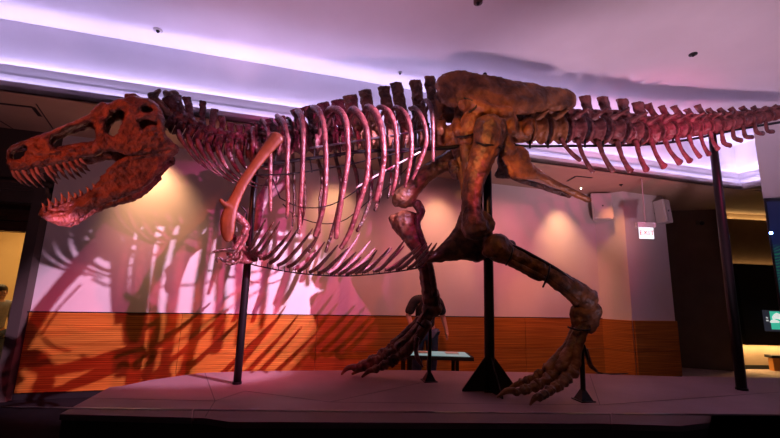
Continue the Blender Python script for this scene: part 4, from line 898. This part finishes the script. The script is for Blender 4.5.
pole(583.5, 400.5, 581, 330, 2.5, 'short black post with a small foot under the near ankle', 'foot')
q = MB(); ps = [at(584, 345, 4.62), at(589, 362, 4.75), onz(598, 372.5, P+.02), onz(612, 374, P+.012), onz(628, 373.5, P+.012)]
q.tube(ps, [.014, .016, .014, .01, .008], 7, 4); tag(q.build('floor_cable', MT['steel']), 'thin black cable running over the platform behind the near ankle post', 'cable')
# ================================================================ PEOPLE
skin_m = noisy('skin_tone', (.46, .24, .17), (.52, .28, .20), 8, .5, .1)
hair_m = plain('dark_hair', (.015, .01, .008), .6)
def skinmesh(name, verts, edges, mat, parent, sub=2, root=0):
    me = bpy.data.meshes.new(name); off = PO.get(parent.name, Vector())
    me.from_pydata([tuple(Vector(v[:3])) for v in verts], edges, []); me.update(); me.materials.append(mat)
    o = bpy.data.objects.new(name, me); col.objects.link(o); o.parent = parent; PO[o.name] = off
    m = o.modifiers.new('skin', 'SKIN'); m.use_smooth_shade = True
    if not me.skin_vertices: me.attributes.new('x', 'FLOAT', 'POINT')
    if not me.skin_vertices:
        bm = bmesh.new(); bm.from_mesh(me); bm.verts.layers.skin.verify(); bm.to_mesh(me); bm.free()
    for i, v in enumerate(verts):
        me.skin_vertices[0].data[i].radius = (v[3], v[4] if len(v) > 4 else v[3]); me.skin_vertices[0].data[i].use_root = (i == root)
    s = o.modifiers.new('sub', 'SUBSURF'); s.levels = sub; s.render_levels = sub
    return o
import bmesh
def person(label, base, face, h, shirt, trousers, bend=0, arms=None, wide=1):
    """base on the floor, face = heading angle (0 looks to -Y, the camera)"""
    t = thing('person', label, 'person', base); PO[t.name] = Vector(); t.rotation_euler = (0, 0, face); k = h/1.75; t.scale = (k*wide, k, k)
    fb = -bend
    # body (skin): one continuous figure
    A = [(0, 0, .93, .13, .10), (0, .01, 1.08, .13, .095), (0, fb*.3, 1.27, .15, .105), (0, fb*.6, 1.42, .10, .08), (0, fb*.8, 1.50, .052), (0, fb, 1.57, .07, .085), (0, fb-.01, 1.645, .078, .095), (0, fb-.0, 1.71, .06, .075)]
    Eg = [(i, i+1) for i in range(7)]
    def chain(root, pts):
        p = root
        for q in pts: A.append(q); Eg.append((p, len(A)-1)); p = len(A)-1
        return p
    for s in (-1, 1):
        chain(0, [(s*.10, 0, .86, .095), (s*.11, -.01, .50, .062), (s*.11, .02, .30, .056), (s*.11, .03, .09, .04), (s*.115, -.10, .035, .035, .03)])
        ar = arms[0 if s < 0 else 1] if arms else [(.21, 0, 1.15), (.24, -.03, .90), (.25, -.06, .83)]
        w = chain(3, [(s*.18, fb*.55, 1.42, .058), (s*ar[0][0], ar[0][1], ar[0][2], .044), (s*ar[1][0], ar[1][1], ar[1][2], .028), (s*ar[2][0], ar[2][1], ar[2][2], .034, .018)])
        hx, hy, hz = s*ar[2][0], ar[2][1], ar[2][2]; d = Vector((s*(ar[2][0]-ar[1][0]), ar[2][1]-ar[1][1], ar[2][2]-ar[1][2])).normalized()
        for q in range(4):
            o = (q-1.5)*.017; chain(w, [(hx, hy+o, hz-.01, .010), (hx+d.x*.05, hy+o+d.y*.05, hz+d.z*.055, .0085), (hx+d.x*.08-s*.01, hy+o+d.y*.08, hz+d.z*(.09-.008*abs(q-1.3)), .007)])
        chain(w-0, [(hx, hy-.035, hz+.02, .010), (hx-s*.01, hy-.055, hz-.015, .008)])
    b = skinmesh('body', A, Eg, skin_m, t)
    # face details and hair
    mb = MB(); mb.blob((0, fb+.02, 1.69), (.088, .105, .105), 10, .1); mb.build('hair', hair_m, t)
    mb = MB(); mb.tube([(0, fb-.10, 1.655), (0, fb-.122, 1.625), (0, fb-.105, 1.615)], [.010, .015, .010], 6, 2)
    for s in (-1, 1): mb.blob((s*.085, fb+.0, 1.635), (.012, .022, .032), 6)
    mb.build('nose_and_ears', skin_m, t)
    mb = MB()
    for s in (-1, 1): mb.blob((s*.032, fb-.092, 1.655), (.013, .010, .008), 6)
    mb.blob((0, fb-.098, 1.582), (.024, .010, .006), 6); mb.build('eyes_and_mouth', plain('dark_features', (.06, .02, .02), .4), t)
    # clothes
    C = [(0, 0, .90, .155, .125), (0, .01, 1.08, .15, .115), (0, fb*.3, 1.27, .17, .125), (0, fb*.6, 1.43, .11, .09)]; Ec = [(0, 1), (1, 2), (2, 3)]
    for s, ar in ((-1, arms[0] if arms else [(.21, 0, 1.15)]), (1, arms[1] if arms else [(.21, 0, 1.15)])):
        C.append((s*.18, fb*.55, 1.42, .078)); Ec.append((3, len(C)-1)); C.append((s*lerp(.18, ar[0][0], 1.0), lerp(fb*.55, ar[0][1], 1.0), lerp(1.42, ar[0][2], 1.0), .075)); Ec.append((len(C)-2, len(C)-1))
    skinmesh('shirt', C, Ec, shirt, t)
    D = [(0, 0, .93, .14, .115)]; Ed = []
    for s in (-1, 1):
        p = 0
        for q in [(s*.10, 0, .86, .11), (s*.11, -.01, .50, .082), (s*.11, .02, .30, .075), (s*.11, .03, .07, .068)]: D.append(q); Ed.append((p, len(D)-1)); p = len(D)-1
    skinmesh('trousers', D, Ed, trousers, t)
    for s in (-1, 1):
        mb = MB(); mb.tube([(s*.11, .07, .04), (s*.112, -.05, .045), (s*.115, -.17, .03)], [.045, .05, .035], 8, 3); mb.build('shoe', MT['black'], t)
    return t
black_cloth = noisy('black_cloth', (.012, .010, .012), (.02, .018, .02), 20, .8, .2)
jeans = noisy('blue_jeans', (.03, .04, .08), (.05, .06, .12), 20, .8, .2)
grey_cloth = noisy('grey_cloth', (.20, .20, .24), (.26, .26, .30), 20, .8, .2)
p = at(425, 330, 6.84); p.z = 0
person('person in a black shirt and jeans standing behind the teal glowing table', p, .25, 1.78, black_cloth, jeans, .10, [[(.26, -.02, 1.16), (.22, -.14, .95), (.20, -.18, .90)], [(.27, .02, 1.16), (.31, -.04, .93), (.31, -.06, .85)]], 1.18)
p = at(-6, 330, 6.3); p.z = 0.012
person('person in a pale grey shirt behind the glazed door, cut off by the left edge', p, 1.2, 1.45, grey_cloth, jeans)
# ================================================================ LIGHT
def spot(pos, aim, energy, colr, size, blend=.5, rad=.06):
    l = bpy.data.lights.new('scene_spot', 'SPOT'); l.energy = energy; l.color = colr; l.spot_size = math.radians(size); l.spot_blend = blend; l.shadow_soft_size = rad
    o = bpy.data.objects.new('scene_spot', l); col.objects.link(o); o.location = pos
    o.rotation_euler = (Vector(aim)-Vector(pos)).to_track_quat('-Z', 'Y').to_euler(); return o
# warm wall washers in the soffit close to the rear wall
for px, e, aimz in ((150, 190, 2.9), (335, 75, 2.6), (440, 85, 2.3), (562, 125, 2.3)):
    X = wX(px, 230); a = wp(X, .50, H1-.03); b = wp(X, .0, aimz)
    spot(a, b, e, (1, .50, .24), 74, 1, .10)
a = wp(XR, .7, H1-.03); spot(a, b0+Vector((0, 0, 2.0)), 50, (1, .34, .10), 80, 1, .1)  # added warm fill that tints the right facet, apart from the washers
# added pink fill at the soffit edge for the rear wall, behind the skeleton
for X, e in ((-1.2, 60), (.8, 165), (2.3, 130)):
    spot(wp(X, 1.25, H1-.03), wp(X+.1, 0, 1.5), e, (1, .26, .27), 110, 1, .12)
# violet key from the upper right front: throws the ribs' shadow on the left of the rear wall
spot((2.4, 2.5, 4.72), (-2.7, 6.0, 1.35), 3600, (1, .58, .95), 30, .35, .03)
spot((3.6, 2.2, 4.6), (-3.3, 5.9, .6), 1500, (1, .09, .16), 24, .5, .05)
# magenta wash from the front right
spot((1.6, 1.2, 4.35), (-.95, 4.75, 2.5), 780, (1, .08, .38), 42, .6, .04)
spot((4.6, 2.2, 4.0), (4.0, 5.25, 3.3), 230, (1, .05, .22), 40, .7, .05)
spot((4.2, 2.9, .15), (4.1, 5.2, 2.8), 460, (1, .11, .30), 38, .8, .08)
# orange-red on the head and shoulder blade
spot((-4.0, .6, 4.1), (-2.6, 3.9, 2.6), 430, (1, .12, .04), 34, .5, .03)
spot((-1.6, .8, 4.2), (-1.5, 4.4, 2.5), 90, (1, .17, .03), 12, .4, .04)
# warm white on hips and thighs
spot((-.2, .8, 4.4), (1.25, 4.8, 3.35), 560, (1, .36, .10), 22, .8, .05)
spot((.6, .8, 4.4), (1.8, 4.6, 1.6), 140, (1, .38, .11), 30, .8, .05)
spot((.1, .8, 4.4), (1.22, 4.45, 2.95), 560, (1, .27, .10), 13, .8, .05)
# floor uplights: pink light on the ceiling and under the jaw
jt = hp(62, 222, 0); print('jt', jt); spot((jt.x+.7, jt.y-1.95, .15), jt-HN*.06+Vector((.03, 0, -.02)), 1300, (1, .30, .62), 7, .6, .04)
spot((3.0, 2.6, .15), (3.9, 6.2, 5.2), 560, (1, .60, .76), 70, .8, .16)
spot((-1.0, 2.6, .15), (-.5, 5.0, 5.2), 330, (1, .52, .72), 70, .8, .16)
spot((-3.2, 2.3, .15), (-4.2, 5.6, 4.6), 70, (1, .50, .66), 70, .9, .15)  # added fill from the floor to lighten the left tray fascia
spot((4.6, 3.0, .1), (6.0, 6.4, 4.6), 90, (1, .50, .66), 70, .9, .15)  # added counterpart that lightens the fascia on the right
area('foyer_light', wp(XL-2.5, -1.6, 2.95), wp(XL-.6, -1.6, 2.95), .6, 90, (1, .60, .25), (0, 0, -1))
# world
w = bpy.data.worlds.new('dim'); sc.world = w; w.use_nodes = True
w.node_tree.nodes['Background'].inputs[0].default_value = (.30, .16, .20, 1); w.node_tree.nodes['Background'].inputs[1].default_value = .03
sc.view_settings.view_transform = 'Standard'; sc.view_settings.look = 'None'; sc.view_settings.exposure = 0; sc.view_settings.gamma = 1
sc.cycles.use_denoising = True
